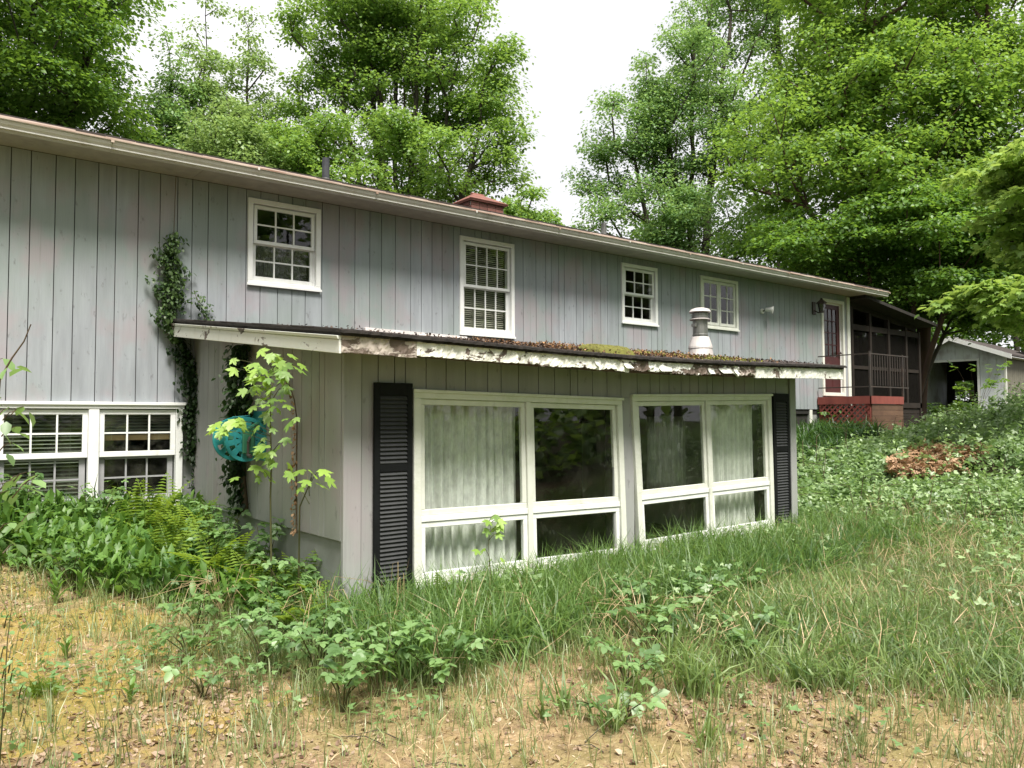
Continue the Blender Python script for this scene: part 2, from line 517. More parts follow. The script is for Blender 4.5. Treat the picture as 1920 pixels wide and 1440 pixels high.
def board_pieces(x0, x1, zb, zt, openings):
    """the board outline as one shared-vertex grid of cells; one list of cells per connected piece"""
    xc = sorted({x0, x1, *[v for o in openings for v in o[:2] if x0 < v < x1]})
    rel = [o for o in openings if o[0] < x1 and o[1] > x0]
    zc = sorted({zb, zt, *[v for o in rel for v in o[2:4] if zb < v < zt]})
    full = {(i, j) for i in range(len(xc)-1) for j in range(len(zc)-1)
            if not any(o[0] < (xc[i]+xc[i+1])/2 < o[1] and o[2] < (zc[j]+zc[j+1])/2 < o[3] for o in rel)}
    out_ = []
    while full:
        st = [full.pop()]; comp = set(st)
        while st:
            i, j = st.pop()
            for q in ((i+1, j), (i-1, j), (i, j+1), (i, j-1)):
                if q in full: full.discard(q); comp.add(q); st.append(q)
        out_.append(comp)
    return xc, zc, out_

def wall_boards(parent, axis, edges, zb, zt, face, back, openings, mat, name='plank', gap=.009):
    for e0, e1 in zip(edges, edges[1:]):
        xc, zc, comps = board_pieces(e0+gap/2, e1-gap/2, zb, zt, openings)
        for comp in comps:
            m = MB(); idx = {}
            def V_(i, j, k):
                if (i, j, k) not in idx:
                    idx[(i, j, k)] = len(m.v)
                    y = back if k else face
                    m.v.append((xc[i], y, zc[j]) if axis == 'x' else (y, xc[i], zc[j]))
                return idx[(i, j, k)]
            for (i, j) in comp:
                m.f.append((V_(i,j,0), V_(i+1,j,0), V_(i+1,j+1,0), V_(i,j+1,0)))
                m.f.append((V_(i,j,1), V_(i,j+1,1), V_(i+1,j+1,1), V_(i+1,j,1)))
                if (i-1, j) not in comp: m.f.append((V_(i,j,0), V_(i,j+1,0), V_(i,j+1,1), V_(i,j,1)))
                if (i+1, j) not in comp: m.f.append((V_(i+1,j,0), V_(i+1,j,1), V_(i+1,j+1,1), V_(i+1,j+1,0)))
                if (i, j-1) not in comp: m.f.append((V_(i,j,0), V_(i,j,1), V_(i+1,j,1), V_(i+1,j,0)))
                if (i, j+1) not in comp: m.f.append((V_(i,j+1,0), V_(i+1,j+1,0), V_(i+1,j+1,1), V_(i,j+1,1)))
            m.build(name, mat, parent)

def wall_sheet(parent, axis, x0, x1, zb, zt, f, b_, openings, mat, name='wall'):
    m = MB()
    for a, b, c, d in cells(x0, x1, zb, zt, openings):
        if axis == 'x': m.box(a, b, f, b_, c, d)
        else: m.box(f, b_, a, b, c, d)
    return m.build(name, mat, parent)

# openings in the main wall (x0, x1, z0, z1)
OP = [(3.43, 4.27, 3.30, 4.27), (6.55, 7.45, 2.89, 4.25), (9.92, 10.74, 3.30, 4.26), (12.06, 13.12, 3.37, 4.28),
      (16.29, 17.13, 2.13, 4.21)]
OPL = [(-.10 + .96, 1.70, .76, 1.75), (1.78, 2.60, .76, 1.75)]
px_edges = [14, 52, 99, 136, 180, 214, 256, 297, 330, 358, 388, 424, 460, 487, 520, 547, 572, 603, 635, 665, 693, 715, 741, 770, 790, 810, 829]
E1 = [at(p, 600, 'y', 0)[0] for p in px_edges]
pre = []
x = E1[0]
while x > -4: x -= random.choice((.2, .25, .3)); pre.append(x)
post = [E1[-1]]
while post[-1] < 17.1: post.append(post[-1] + random.choice((.12, .16, .2, .2, .26)))
post[-1] = 17.33
edges = pre[::-1] + E1 + post[1:]
wall_boards(house, 'x', edges, 1.80, 4.42, 0.0, .022, [o for o in OP], SID)
wall_sheet(house, 'x', edges[0], 17.33, 1.70, 4.42, .024, .16, OP, DARK)
# lower masonry wall
wall_sheet(house, 'x', -4.0, 17.33, -.3, 1.795, .035, .16, [(.86, 1.70, .76, 1.75), (1.78, 2.60, .76, 1.75), (15.1, 15.72, 1.40, 1.77)], FOUND, 'foundation_wall').location.y -= 0
MB().box(17.335, 17.46, -.018, .15, 1.85, 4.40).build('corner_board', TRIMG, house, .004)
MB().box(15.12, 15.70, .06, .09, 1.42, 1.76).build('cellar_vent', DARK, house)
for o_ in [(15.0,15.1),(15.72,15.82)]:
    MB().box(o_[0], o_[1], .005, .03, 1.36, 1.79).build('vent_frame', TRIMG, house)
# rest of the body
MB().box(17.30, 17.44, .16, 8.0, -.2, 4.6).build('end_wall', SID, house)
MB().box(-4.1, -4.0, .0, 8.0, -.3, 4.6).build('end_wall', SID, house)
MB().box(-4.0, 17.3, 7.9, 8.0, -.3, 4.6).build('rear_wall', SID, house)
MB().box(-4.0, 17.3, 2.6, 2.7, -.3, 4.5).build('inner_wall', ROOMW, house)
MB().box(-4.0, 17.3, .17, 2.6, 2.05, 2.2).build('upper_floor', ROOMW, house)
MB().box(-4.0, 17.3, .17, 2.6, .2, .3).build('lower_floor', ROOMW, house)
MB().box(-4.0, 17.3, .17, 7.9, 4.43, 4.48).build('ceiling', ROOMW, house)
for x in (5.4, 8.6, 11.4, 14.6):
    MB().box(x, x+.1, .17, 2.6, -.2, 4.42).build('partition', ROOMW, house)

# main roof
PITCH = .30
def roofz(y): return 4.545 + PITCH*(y+.5)
RY0, RYR = -.52, 4.0
RX0, RX1 = -4.6, 18.12
m = MB()
m.quadbox([(RX0, RY0, roofz(RY0)-.05), (RX1, RY0, roofz(RY0)-.05), (RX1, RYR, roofz(RYR)-.05), (RX0, RYR, roofz(RYR)-.05)],
          [(RX0, RY0, roofz(RY0)), (RX1, RY0, roofz(RY0)), (RX1, RYR, roofz(RYR)), (RX0, RYR, roofz(RYR))])
m.quadbox([(RX0, RYR, roofz(RYR)-.05), (RX1, RYR, roofz(RYR)-.05), (RX1, 8.5, roofz(RY0)-.05), (RX0, 8.5, roofz(RY0)-.05)],
          [(RX0, RYR, roofz(RYR)), (RX1, RYR, roofz(RYR)), (RX1, 8.5, roofz(RY0)), (RX0, 8.5, roofz(RY0))])
m.build('roof', ASPH, house)
# shingle courses, overlapping, with ragged lower edge made of tabs
yy = RY0 - .080
k = 0
while yy < RYR - .1:
    m = MB()
    x = RX0 - .02 - random.random()*.3
    while x < RX1:
        wd = random.choice((.28, .33, .36)); j = random.uniform(-.012, .012) ; lift = random.uniform(.0, .008)
        a, b = max(x, RX0-.02), min(x+wd-.006, RX1+.02)
        if b > a:
            y0, y1 = yy+j, yy+.42
            m.quadbox([(a, y0, roofz(y0)+.008+lift), (b, y0, roofz(y0)+.008+lift), (b, y1, roofz(y1)+.002), (a, y1, roofz(y1)+.002)],
                      [(a, y0, roofz(y0)+.030+lift), (b, y0, roofz(y0)+.030+lift), (b, y1, roofz(y1)+.006), (a, y1, roofz(y1)+.006)])
        x += wd
    m.build('shingle_course', ASPH, house)
    yy += .36; k += 1
for xg in (RX0+.55, RX1-.68):
    m = MB()
    m.v += [(xg, 0.03, 4.40), (xg, 7.97, 4.40), (xg, 4.0, roofz(4.0)-.06), (xg+.1, 0.03, 4.40), (xg+.1, 7.97, 4.40), (xg+.1, 4.0, roofz(4.0)-.06)]
    m.f += [(0,2,1), (3,4,5), (0,1,4,3), (1,2,5,4), (2,0,3,5)]
    m.build('gable_wall', SID, house)
# soffit boards and fascia
x = RX0
while x < RX1 - .1:
    x2 = min(x + 2.44, RX1)
    MB().box(x+.002, x2-.002, RY0+.05, -.004 if x2 < 17.4 else .12, 4.424, 4.436).build('soffit_board', SOFFIT, house)
    x = x2
MB().box(RX0, RX1, RY0+.02, RY0+.045, 4.42, roofz(RY0)-.055).build('fascia', GUTT, house)
# gutter: open channel profile extruded
def gutter(x0, x1):
    prof = [(.022, .0), (-.050, .0), (-.050, .010), (-.078, .010), (-.078, .020), (-.070, .026), (-.092, .050), (-.106, .078), (-.100, .082), (-.116, .086), (-.116, .104), (-.104, .104),
            (-.094, .082), (-.080, .050), (-.058, .026), (-.04, .012), (.016, .012), (.016, .10), (.022, .10)]
    m = MB(); n = len(prof)
    y0, z0 = RY0-.003, 4.402
    for xx in (x0, x1):
        for (a, b) in prof: m.v.append((xx, y0+a, z0+b))
    for i in range(n): m.f.append((i, (i+1) % n, n+(i+1) % n, n+i))
    m.f.append(tuple(reversed(range(n)))); m.f.append(tuple(range(n, 2*n)))
    return m
xg = RX0
gs = [RX0, -1.3, 1.75, 4.8, 7.9, 10.95, 14.0, 17.0, RX1]
for a, b in zip(gs, gs[1:]):
    m = MB(); m.quadbox([(a, RY0-.100, 4.512), (b, RY0-.100, 4.512), (b, RY0-.002, 4.50), (a, RY0-.002, 4.50)], [(a, RY0-.066, 4.541), (b, RY0-.066, 4.541), (b, RY0-.002, 4.541), (a, RY0-.002, 4.541)])
    m.build('drip_edge', DRIP, house)
    gobj = gutter(a+.002, b-.002).build('gutter', GUTT, house)
    MB().box(a+.003, b-.003, RY0-.123, RY0-.120, 4.4925, 4.5085).build('gutter_lip', GRUST, gobj)
    # seam strap and hanger
    m = MB(); m.box(b-.02, b+.02, RY0-.119, RY0-.0, 4.503, 4.5065).box(b-.016, b+.016, RY0-.122, RY0-.118, 4.47, 4.503)
    m.build('gutter_hanger', GRUST, gobj)
    m = MB(); c = (a+b)/2
    m.box(c-.012, c+.012, RY0-.124, RY0-.0, 4.504, 4.508).box(c-.012, c+.012, RY0-.1245, RY0-.121, 4.478, 4.504)
    m.build('gutter_hanger', GUTT, gobj)

# vents on the main roof
pv = thing('vent_pipe', 'black plumbing vent pipe standing up from the main roof slope', 'vent pipe', (5.327, 2.0, roofz(2)))
MB().tube([(5.327, 2, roofz(2)-.05), (5.327, 2, 5.73)], .058, 14).build('pipe', PIPEB, pv, smooth=False)
MB().lathe((5.327, 2, roofz(2)), [(.14, 0.02), (.13, .035), (.075, .09), (.075, .11)], 14).build('flashing_collar', METAL, pv)
pv = thing('vent_pipe', 'small grey vent stub near the far end of the main roof', 'vent pipe', (12.48, 3.0, roofz(3)))
MB().tube([(12.48, 3, roofz(3)-.05), (12.48, 3, 5.98)], .06, 12).build('pipe', METAL, pv)

# chimney with clay tile cap
ch = thing('chimney', 'red brick chimney with hipped clay tile cap on the roof ridge', 'chimney', (9.86, 4.2, roofz(4)))
cx0, cx1, cy0, cy1 = 9.42, 10.28, 3.8, 4.5
MB().box(cx0+.012, cx1-.012, cy0+.012, cy1-.012, roofz(4)-.3, 6.16).build('mortar_core', simple('mortar', (.32,.29,.26), (.22,.2,.18), .95), ch)
bl, bh, bd = .2, .064, .095
bme = MB().box(-bl/2, bl/2, 0, .02, 0, bh).mesh('brick', BRICKM)
for r_ in range(8):
    z = 5.55 + r_*.076
    off = (r_ % 2) * .105
    x = cx0 + off - .105*(r_ % 2) + .1
    while x < cx1 - .02:
        inst('brick', bme, ch, (min(x, cx1-.1), cy0+random.uniform(-.004, .002), z)); x += .21
    y = cy0 + .12 + off*.5
    while y < cy1 - .05:
        inst('brick', bme, ch, (cx0+random.uniform(-.004, .002), y, z), (0, 0, -math.pi/2)); y += .21
# corbel + cap tiles
MB().box(cx0-.05, cx1+.05, cy0-.05, cy1+.05, 6.16, 6.20).build('cap_slab', CLAYM, ch, .004)
ridge_a, ridge_b = Vector((9.72, 4.15, 6.43)), Vector((9.98, 4.15, 6.43))
def captile(P): 
    c = sum((Vector(p) for p in P), Vector())/len(P)
    m = MB(); n = (Vector(P[1])-Vector(P[0])).cross(Vector(P[-1])-Vector(P[0])).normalized()
    q = [Vector(p)*.985+c*.015 for p in P]
    m.quadbox([p - n*.03 for p in q], q) if len(P) == 4 else None
    return m
lo = [Vector((cx0-.07, cy0-.07, 6.203)), Vector((cx1+.07, cy0-.07, 6.203)), Vector((cx1+.07, cy1+.07, 6.203)), Vector((cx0-.07, cy1+.07, 6.203))]
def face_tiles(a, b, c, d, nu, nv):
    for j in range(nv):
        for i in range(nu):
            def P(u, v): return (a.lerp(b, u)).lerp(d.lerp(c, u), v)
            captile([P(i/nu, j/nv), P((i+1)/nu, j/nv), P((i+1)/nu, (j+1)/nv), P(i/nu, (j+1)/nv)]).build('tile', CLAYM, ch)
ra, rb = ridge_a, ridge_b
ra2, rb2 = ra+Vector((0,.06,0)), rb+Vector((0,.06,0))
face_tiles(lo[0], lo[1], rb, ra, 4, 3)
face_tiles(lo[3], lo[0], ra, ra2, 3, 3)
face_tiles(lo[1], lo[2], rb2, rb, 3, 3)
face_tiles(lo[2], lo[3], ra2, rb2, 4, 3)
MB().tube([ra+Vector((-.03,.03,0)), rb+Vector((.03,.03,0))], .035, 8).build('ridge_tile', CLAYM, ch)

# ------------------------------------------------------------------ windows
def ring(x0, x1, z0, z1, t, y0, y1, tb=None):
    tb = tb or t
    return MB().box(x0, x1, y0, y1, z1-t, z1).box(x0, x1, y0, y1, z0, z0+tb).box(x0, x0+t, y0, y1, z0+tb, z1-t).box(x1-t, x1, y0, y1, z0+tb, z1-t)

def add_sash(win, x0, x1, z0, z1, y, stile, cols, rows, glass, mat, bar=.018, rail=None):
    s = ring(x0, x1, z0, z1, stile, y, y+.03, rail).build('sash', mat, win, .003)
    gx0, gx1, gz0, gz1 = x0+stile, x1-stile, z0+(rail or stile), z1-stile
    pw, ph = (gx1-gx0)/cols, (gz1-gz0)/rows
    for i in range(1, cols):
        MB().box(gx0+i*pw-bar/2, gx0+i*pw+bar/2, y+.003, y+.022, gz0, gz1).build('glazing_bar', mat, win)
    for j in range(1, rows):
        for i in range(cols):
            a = gx0+i*pw + (bar/2 if i else 0); b = gx0+(i+1)*pw - (bar/2 if i < cols-1 else 0)
            MB().box(a, b, y+.005, y+.02, gz0+j*ph-bar/2, gz0+j*ph+bar/2).build('glazing_bar', mat, win)
    for i in range(cols):
        for j in range(rows):
            a = gx0+i*pw + (bar/2 if i else 0); b = gx0+(i+1)*pw - (bar/2 if i < cols-1 else 0)
            c = gz0+j*ph + (bar/2 if j else 0); d = gz0+(j+1)*ph - (bar/2 if j < rows-1 else 0)
            MB().box(a+.0005, b-.0005, y+.012, y+.015, c+.0005, d-.0005).build('pane', glass, win)

def empty_part(name, parent, loc, label=None):
    o = bpy.data.objects.new(name, None); o.empty_display_size = .1
    link(o, parent, Vector(loc))
    if label: o['label'] = label
    return o

def double_hung(x0, x1, z0, z1, cols, label, glass=GLASS, mat=TRIM, yw=0.0, split=.5, rows=2):
    win = empty_part('window', house, ((x0+x1)/2, yw, z0), label)
    tw = .062
    ring(x0, x1, z0, z1, tw, yw-.03, yw+.03).build('window_trim', mat, win, .004)
    MB().box(x0-.012, x1+.012, yw-.045, yw-.0305, z0-.004, z0+.028).build('window_sill', mat, win, .003)
    ix0, ix1, iz0, iz1 = x0+tw+.003, x1-tw-.003, z0+tw+.003, z1-tw-.003
    # jamb lining
    ring(ix0-.02, ix1+.02, iz0-.02, iz1+.02, .032, yw+.031, yw+.12).build('jamb', mat, win)
    zm = iz0 + (iz1-iz0)*split
    add_sash(win, ix0+.012, ix1-.012, zm-.012, iz1-.012, yw-.004, .042, cols, rows, glass, mat)
    add_sash(win, ix0+.012, ix1-.012, iz0+.012, zm+.02, yw+.038, .042, cols, rows, glass, mat, rail=.05)
    return win

double_hung(3.380, 4.322, 3.251, 4.322, 3, 'upper window with six over six panes above the low roof end')
double_hung(6.492, 7.505, 2.840, 4.297, 4, 'tall upper window with closed blinds')
double_hung(9.871, 10.79, 3.251, 4.306, 3, 'small upper window left of the metal flue')
# casement pair
win = empty_part('window', house, (12.6, 0, 3.32), 'upper casement window with two tall leaves')
ring(12.01, 13.173, 3.325, 4.32, .06, -.03, .03).build('window_trim', TRIMG, win, .004)
MB().box(12.0, 13.183, -.045, -.0305, 3.32, 3.35).build('window_sill', TRIMG, win)
ring(12.055, 13.128, 3.37, 4.275, .03, .031, .12).build('jamb', TRIMG, win)
for a, b in ((12.085, 12.585), (12.597, 13.098)):
    add_sash(win, a, b, 3.40, 4.248, -.004, .05, 2, 3, GLASS, TRIMG)
# lower left pair under the siding
win = empty_part('window', house, (1.75, 0, .7), 'pair of large lower windows half hidden by plants')
MB().box(.78, 2.66, -.055, .033, 1.745, 1.812).build('window_head', TRIM, win, .004)
MB().box(.78, 2.68, -.075, -.0555, 1.785, 1.818).build('head_moulding', TRIM, win, .003)
MB().box(.80, .872, -.05, .033, .72, 1.7445).build('side_casing', TRIM, win, .004)
MB().box(2.575, 2.648, -.05, .033, .72, 1.7445).build('side_casing', TRIM, win, .004)
MB().box(1.685, 1.79, -.05, .033, .72, 1.7445).build('mullion', TRIM, win, .006)
MB().box(.78, 2.67, -.08, .033, .655, .7195).build('window_sill', TRIM, win, .004)
for a, b in ((.874, 1.683), (1.792, 2.573)):
    add_sash(win, a, b, 1.225, 1.735, -.022, .052, 3, 2, GLASSD, TRIM, rail=.058)
    add_sash(win, a+.01, b-.01, .735, 1.255, .032, .058, 3, 2, GLASSD, simple('storm_sash_grey', (.34,.34,.36), (.28,.28,.29), .6) if a < 1 else bpy.data.materials['storm_sash_grey'])

# blinds
def blind(x0, x1, z0, z1, y, pitch, mat, label, tilt=.5, rail_mat=None):
    b = thing('window_blind', label, 'blind', ((x0+x1)/2, y, z1), 'slatted blinds inside the grey house windows')
    MB().box(x0, x1, y-.02, y+.02, z1-.03, z1).build('headrail', mat, b)
    me = MB().box(-(x1-x0)/2, (x1-x0)/2, -.0225, .0225, -.0012, .0012).mesh('slat', mat)
    z = z1 - .045
    while z > z0 + .03:
        inst('slat', me, b, ((x0+x1)/2, y, z), (tilt+random.uniform(-.05,.05), random.uniform(-.002,.002), 0)); z -= pitch
    MB().box(x0, x1, y-.02, y+.02, z0, z0+(.03 if rail_mat is None else .06)).build('bottom_rail', rail_mat or mat, b)
    for xx in (x0+.12, x1-.12):
        MB().box(xx-.001, xx+.001, y-.024, y-.0235, z0, z1).build('cord', mat, b)
blind(.90, 1.66, .78, 1.70, .13, .040, BLINDW, 'grey slatted blind lowered fully in left lower window', .35)
blind(1.82, 2.55, 1.40, 1.70, .13, .034, BLINDW, 'half raised blind with wooden bottom rail in lower window', .5, WOODR)
blind(6.58, 7.42, 2.92, 4.24, .15, .030, BLIND, 'cream slatted blind filling the tall upper window', .55)

# ------------------------------------------------------------------ extension
def racked(corners):
    """the old front wall is out of square: maps unit coordinates of a window unit into its plane"""
    tl, tr, br, bl_ = corners
    X0, X1, Z0, Z1 = bl_[0], tr[0], bl_[1], tl[1]
    def f(x, z):
        u = (x-tl[0])/(tr[0]-tl[0]); v = (z-bl_[1])/(tl[1]-bl_[1])
        bx = bl_[0]+(br[0]-bl_[0])*u; bz = bl_[1]+(br[1]-bl_[1])*u
        tx = tl[0]+(tr[0]-tl[0])*u; tz = tl[1]+(tr[1]-tl[1])*u
        return bx+(tx-bx)*v, bz+(tz-bz)*v
    return f

OPX = [(3.44, 5.74, .26, 1.80), (6.03, 8.36, .27, 1.82)]
e = [XS+.14]
while e[-1] < XE-.35: e.append(e[-1]+random.choice((.1, .15, .2, .2, .24)))
e[-1] = XE-.12
wall_boards(house, 'x', e, .12, 2.16, YF, YF+.02, OPX, SID2)
wall_sheet(house, 'x', XS+.02, XE-.02, -.2, 2.2, YF+.022, YF+.12, OPX, DARK)
MB().box(XS-.02, XS+.132, YF-.022, YF+.018, .10, 2.16).build('corner_board', SID2, house, .003)
MB().box(XE-.112, XE+.012, YF-.022, YF+.018, .10, 2.2).build('corner_board', SID2, house, .003)
MB().box(5.80, 5.96, YF-.012, YF-.001, .14, 1.83).build('mull_board', SID2, house, .003)
MB().box(XS+.005, XE-.005, YF+.012, YF+.020, -.4, .118).build('foundation_wall', FOUND, house)
# left side wall
e = [YF+.02]
while e[-1] < -.3: e.append(e[-1]+random.choice((.1, .15, .2, .24, .3)))
e[-1] = -.002
SIDE_EDGES = e
wall_sheet(house, 'y', YF+.03, .02, -.3, 2.16, XS+.003, XS+.10, [], FOUND, 'foundation_wall')
# rake infill triangle under sloping roof
# right side wall with small window
ya, yb = at(1285, 850, 'x', XE-.1).y, at(1218, 850, 'x', XE-.1).y
za, zb0 = at(1250, 912, 'x', XE-.1).z, at(1250, 786, 'x', XE-.1).z
OPR = [(ya, yb, za, zb0)]
wall_sheet(house, 'y', YF+.13, .0, -.3, 2.3, XE-.10, XE-.01, OPR, SID2, 'side_wall')
# interior
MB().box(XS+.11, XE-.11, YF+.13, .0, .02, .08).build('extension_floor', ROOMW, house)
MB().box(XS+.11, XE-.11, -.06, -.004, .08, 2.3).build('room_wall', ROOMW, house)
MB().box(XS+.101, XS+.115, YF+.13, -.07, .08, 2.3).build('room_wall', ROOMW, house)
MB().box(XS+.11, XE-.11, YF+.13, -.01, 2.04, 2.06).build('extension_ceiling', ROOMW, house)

def rack_obj(o, f):
    for v in o.data.vertices:
        x, z = f(v.co.x, v.co.z); v.co.x, v.co.z = x, z

def big_unit(x0, x1, z0, z1, corners, split_z, label):
    f = racked(corners)
    win = empty_part('window', house, ((x0+x1)/2, YF, z0), label)
    y = YF
    before = set(bpy.data.objects.keys())
    tw = .07
    ring(x0, x1, z0, z1, tw, y-.035, y+.03).build('window_trim', TRIMG, win, .004)
    MB().box(x0-.01, x1+.01, y-.055, y-.0355, z1-.022, z1+.004).build('drip_cap', TRIMG, win, .003)
    MB().box(x0-.01, x1+.01, y-.06, y-.0355, z0-.004, z0+.03).build('window_sill', TRIM, win, .003)
    xm = (x0+x1)/2
    MB().box(xm-.028, xm+.028, y-.028, y+.05, z0+tw, z1-tw).build('mullion', TRIMG, win, .004)
    for a, b in ((x0+tw+.002, xm-.030), (xm+.030, x1-tw-.002)):
        MB().box(a, b, y-.022, y+.05, split_z-.028, split_z+.022).build('transom', TRIM, win, .004)
        s1 = ring(a, b, split_z+.024, z1-tw-.002, .048, y-.008, y+.03).build('sash', TRIMG, win, .004)
        MB().box(a+.0485, b-.0485, y+.008, y+.013, split_z+.0725, z1-tw-.0505).build('pane', GLASS, win)
        s2 = ring(a, b, z0+tw+.002, split_z-.030, .048, y-.012, y+.03).build('sash', TRIM, win, .004)
        MB().box(a+.0485, b-.0485, y+.006, y+.011, z0+tw+.0505, split_z-.0785).build('pane', GLASS, win)
    for n in set(bpy.data.objects.keys()) - before:
        rack_obj(bpy.data.objects[n], f)
    return f

f1 = big_unit(3.386, 5.835, .235, 1.862, [(3.384, 1.865), (5.802, 1.826), (5.862, .200), (3.392, .240)], .80, 'four pane picture window with lace curtain at its left half')
f2 = big_unit(5.985, 8.44, .235, 1.862, [(5.955, 1.828), (8.42, 1.870), (8.455, .245), (6.052, .215)], .80, 'four pane picture window with pale curtain at its right half')

# shutters
def shutter(x0, x1, z0, z1, label):
    sh = empty_part('shutter', house, ((x0+x1)/2, YF, z0), label)
    y0, y1 = YF-.05, YF-.022
    st = .052
    MB().box(x0, x0+st, y0, y1, z0, z1).build('stile', BLACK, sh, .003)
    MB().box(x1-st, x1, y0, y1, z0, z1).build('stile', BLACK, sh, .003)
    zm = z0 + (z1-z0)*.60
    MB().box(x0+st, x1-st, y0+.001, y1-.001, z1-.10, z1).build('top_rail', BLACK, sh)
    MB().box(x0+st, x1-st, y0+.001, y1-.001, z0, z0+.12).build('bottom_rail', BLACK, sh)
    MB().box(x0+st, x1-st, y0+.001, y1-.001, zm-.03, zm+.03).build('middle_rail', BLACK, sh)
    MB().box(x0+st, x1-st, y1-.004, y1+.004, z0+.12, z1-.10).build('back_panel', DARK, sh)
    me = MB().box(-(x1-x0)/2+st+.001, (x1-x0)/2-st-.001, -.004, .004, -.020, .020).mesh('slat', SLATM)
    for a, b in ((z0+.14, zm-.045), (zm+.05, z1-.12)):
        n = int((b-a)/.033)
        for i in range(n+1):
            inst('slat', me, sh, ((x0+x1)/2, YF-.037, a+i*(b-a)/n), (math.radians(-38)+random.uniform(-.03, .03), random.uniform(-.006, .006), 0))
    return sh
shutter(3.018, 3.368, .215, 1.912, 'black louvred shutter left of the picture windows')
shutter(8.462, 8.80, .213, 1.916, 'black louvred shutter right of the picture windows')

# curtains
def curtain(x0, x1, z0, z1, y, mat, label, nfold, amp=.03, seed=0, axis='x'):
    r = np.random.default_rng(seed)
    nx_, nz_ = 160, 10
    m = MB(); ph = r.uniform(0, 6, 3)
    for j in range(nz_+1):
        v = j/nz_
        for i in range(nx_+1):
            u = i/nx_
            a = amp*(.7+.3*(1-v))*(math.sin(nfold*6.28*u+ph[0]+.9*math.sin(3*u*6.28+ph[1])) + .45*math.sin(nfold*14.6*u+ph[2]+v) + .25*math.sin(nfold*31*u+ph[0]))
            uu = x0+(x1-x0)*u + .015*math.sin(v*3+u*9)
            zz = z0+(z1-z0)*v
            m.v.append((uu, y+a, zz) if axis == 'x' else (y+a, uu, zz))
    for j in range(nz_):
        for i in range(nx_):
            q = j*(nx_+1)+i
            m.f.append((q, q+1, q+nx_+2, q+nx_+1))
    o = m.build('curtain', mat, None, smooth=True)
    return tag(o, label, 'curtain', 'curtains hanging inside the windows')
curtain(3.42, 4.62, .12, 1.95, YF+.17, LACE, 'patterned lace curtain behind the leftmost big pane', 11, .036, 1)
curtain(7.46, 8.36, .12, 1.95, YF+.18, LACE2, 'pale pleated curtain behind the rightmost big pane', 9, .036, 2)
curtain(ya-.03, yb+.03, za-.04, zb0+.04, XE-.15, LACE2, 'ruffled lace curtain on the small side window inside the extension', 5, .015, 3, 'y')
curtain(3.46, 4.24, 3.28, 3.86, .2, LACE3, 'sheer flowered cafe curtain in the lower sash of the upper window', 6, .012, 4)
sw = empty_part('window', house, (XE-.05, -2.6, .7), 'small gridded window in the far side wall')
m = MB()
for a, b, c, d in ((ya, yb, za, za+.04), (ya, yb, zb0-.04, zb0), (ya, ya+.04, za+.04, zb0-.04), (yb-.04, yb, za+.04, zb0-.04)):
    m.box(XE-.09, XE-.03, a, b, c, d)
m.build('sash', TRIMG, sw)
for u in (1/3, 2/3):
    MB().box(XE-.07, XE-.05, ya+(yb-ya)*u-.01, ya+(yb-ya)*u+.01, za+.04, zb0-.04).build('glazing_bar', TRIMG, sw)
    MB().box(XE-.068, XE-.052, ya+.04, yb-.04, za+(zb0-za)*u-.01, za+(zb0-za)*u+.01).build('glazing_bar', TRIMG, sw)

# extension roof --------------------------------------------------
XL, XR = 2.51, 9.27
def sag(x):
    u = (x-XL)/(XR-XL); return -.052*max(0.0, math.sin(math.pi*min(max(u, 0.0), 1.0)))**1.3
def ez(x, y):    # underside of the roof deck
    return 2.215 + sag(x)*(y/YR) + .118*(y-YR)
def strip(x0, x1, y0, y1, t0, t1, mat, name, nx_=40, jag=0, seed=0, top=None):
    r = np.random.default_rng(seed)
    m = MB()
    for i in range(nx_+1):
        x = x0+(x1-x0)*i/nx_
        j = r.uniform(-jag, jag) if jag else 0
        k = abs(r.normal(0, jag*.4)) if jag else 0
        m.v += [(x, y0+j, ez(x, y0)+t0-k*.4), (x, y0+j, ez(x, y0)+t1), (x, y1, ez(x, y1)+t1), (x, y1, ez(x, y1)+t0)]
    for i in range(nx_):
        a, b = i*4, i*4+4
        for k in range(4): m.f.append((a+k, a+(k+1) % 4, b+(k+1) % 4, b+k))
    m.f.append((3, 2, 1, 0)); q = nx_*4; m.f.append((q, q+1, q+2, q+3))
    return m.build(name, mat, house)
strip(XL+.02, XR-.02, YR+.03, -.003, -.02, .0, SOFFIT, 'extension_roof_deck', 40)
strip(XL-.01, XR+.01, YR-.02, -.003, .001, .022, TAR, 'roofing_felt', 150, .010, 1)
strip(XL-.03, XR+.03, YR-.045, -.003, .023, .040, TAR, 'drip_edge', 220, .014, 2)
yy = YR-.03; k = 0
while yy < -.2:
    strip(XL-.03, XR+.03, yy, min(yy+.45, -.004), .041+.004*(k % 2), .050+.004*(k % 2), ASPH, 'shingle_course', 120, .008, 10+k)
    yy += .42; k += 1
for e0, e1 in zip(SIDE_EDGES, SIDE_EDGES[1:]):
    a, b = e0+.0045, e1-.0045; m = MB()
    m.quadbox([(XS-.02, a, .68), (XS+.001, a, .68), (XS+.001, b, .68), (XS-.02, b, .68)],
              [(XS-.02, a, ez(XS, a)-.115), (XS+.001, a, ez(XS, a)-.115), (XS+.001, b, ez(XS, b)-.115), (XS-.02, b, ez(XS, b)-.115)])
    m.build('plank', SID2, house)
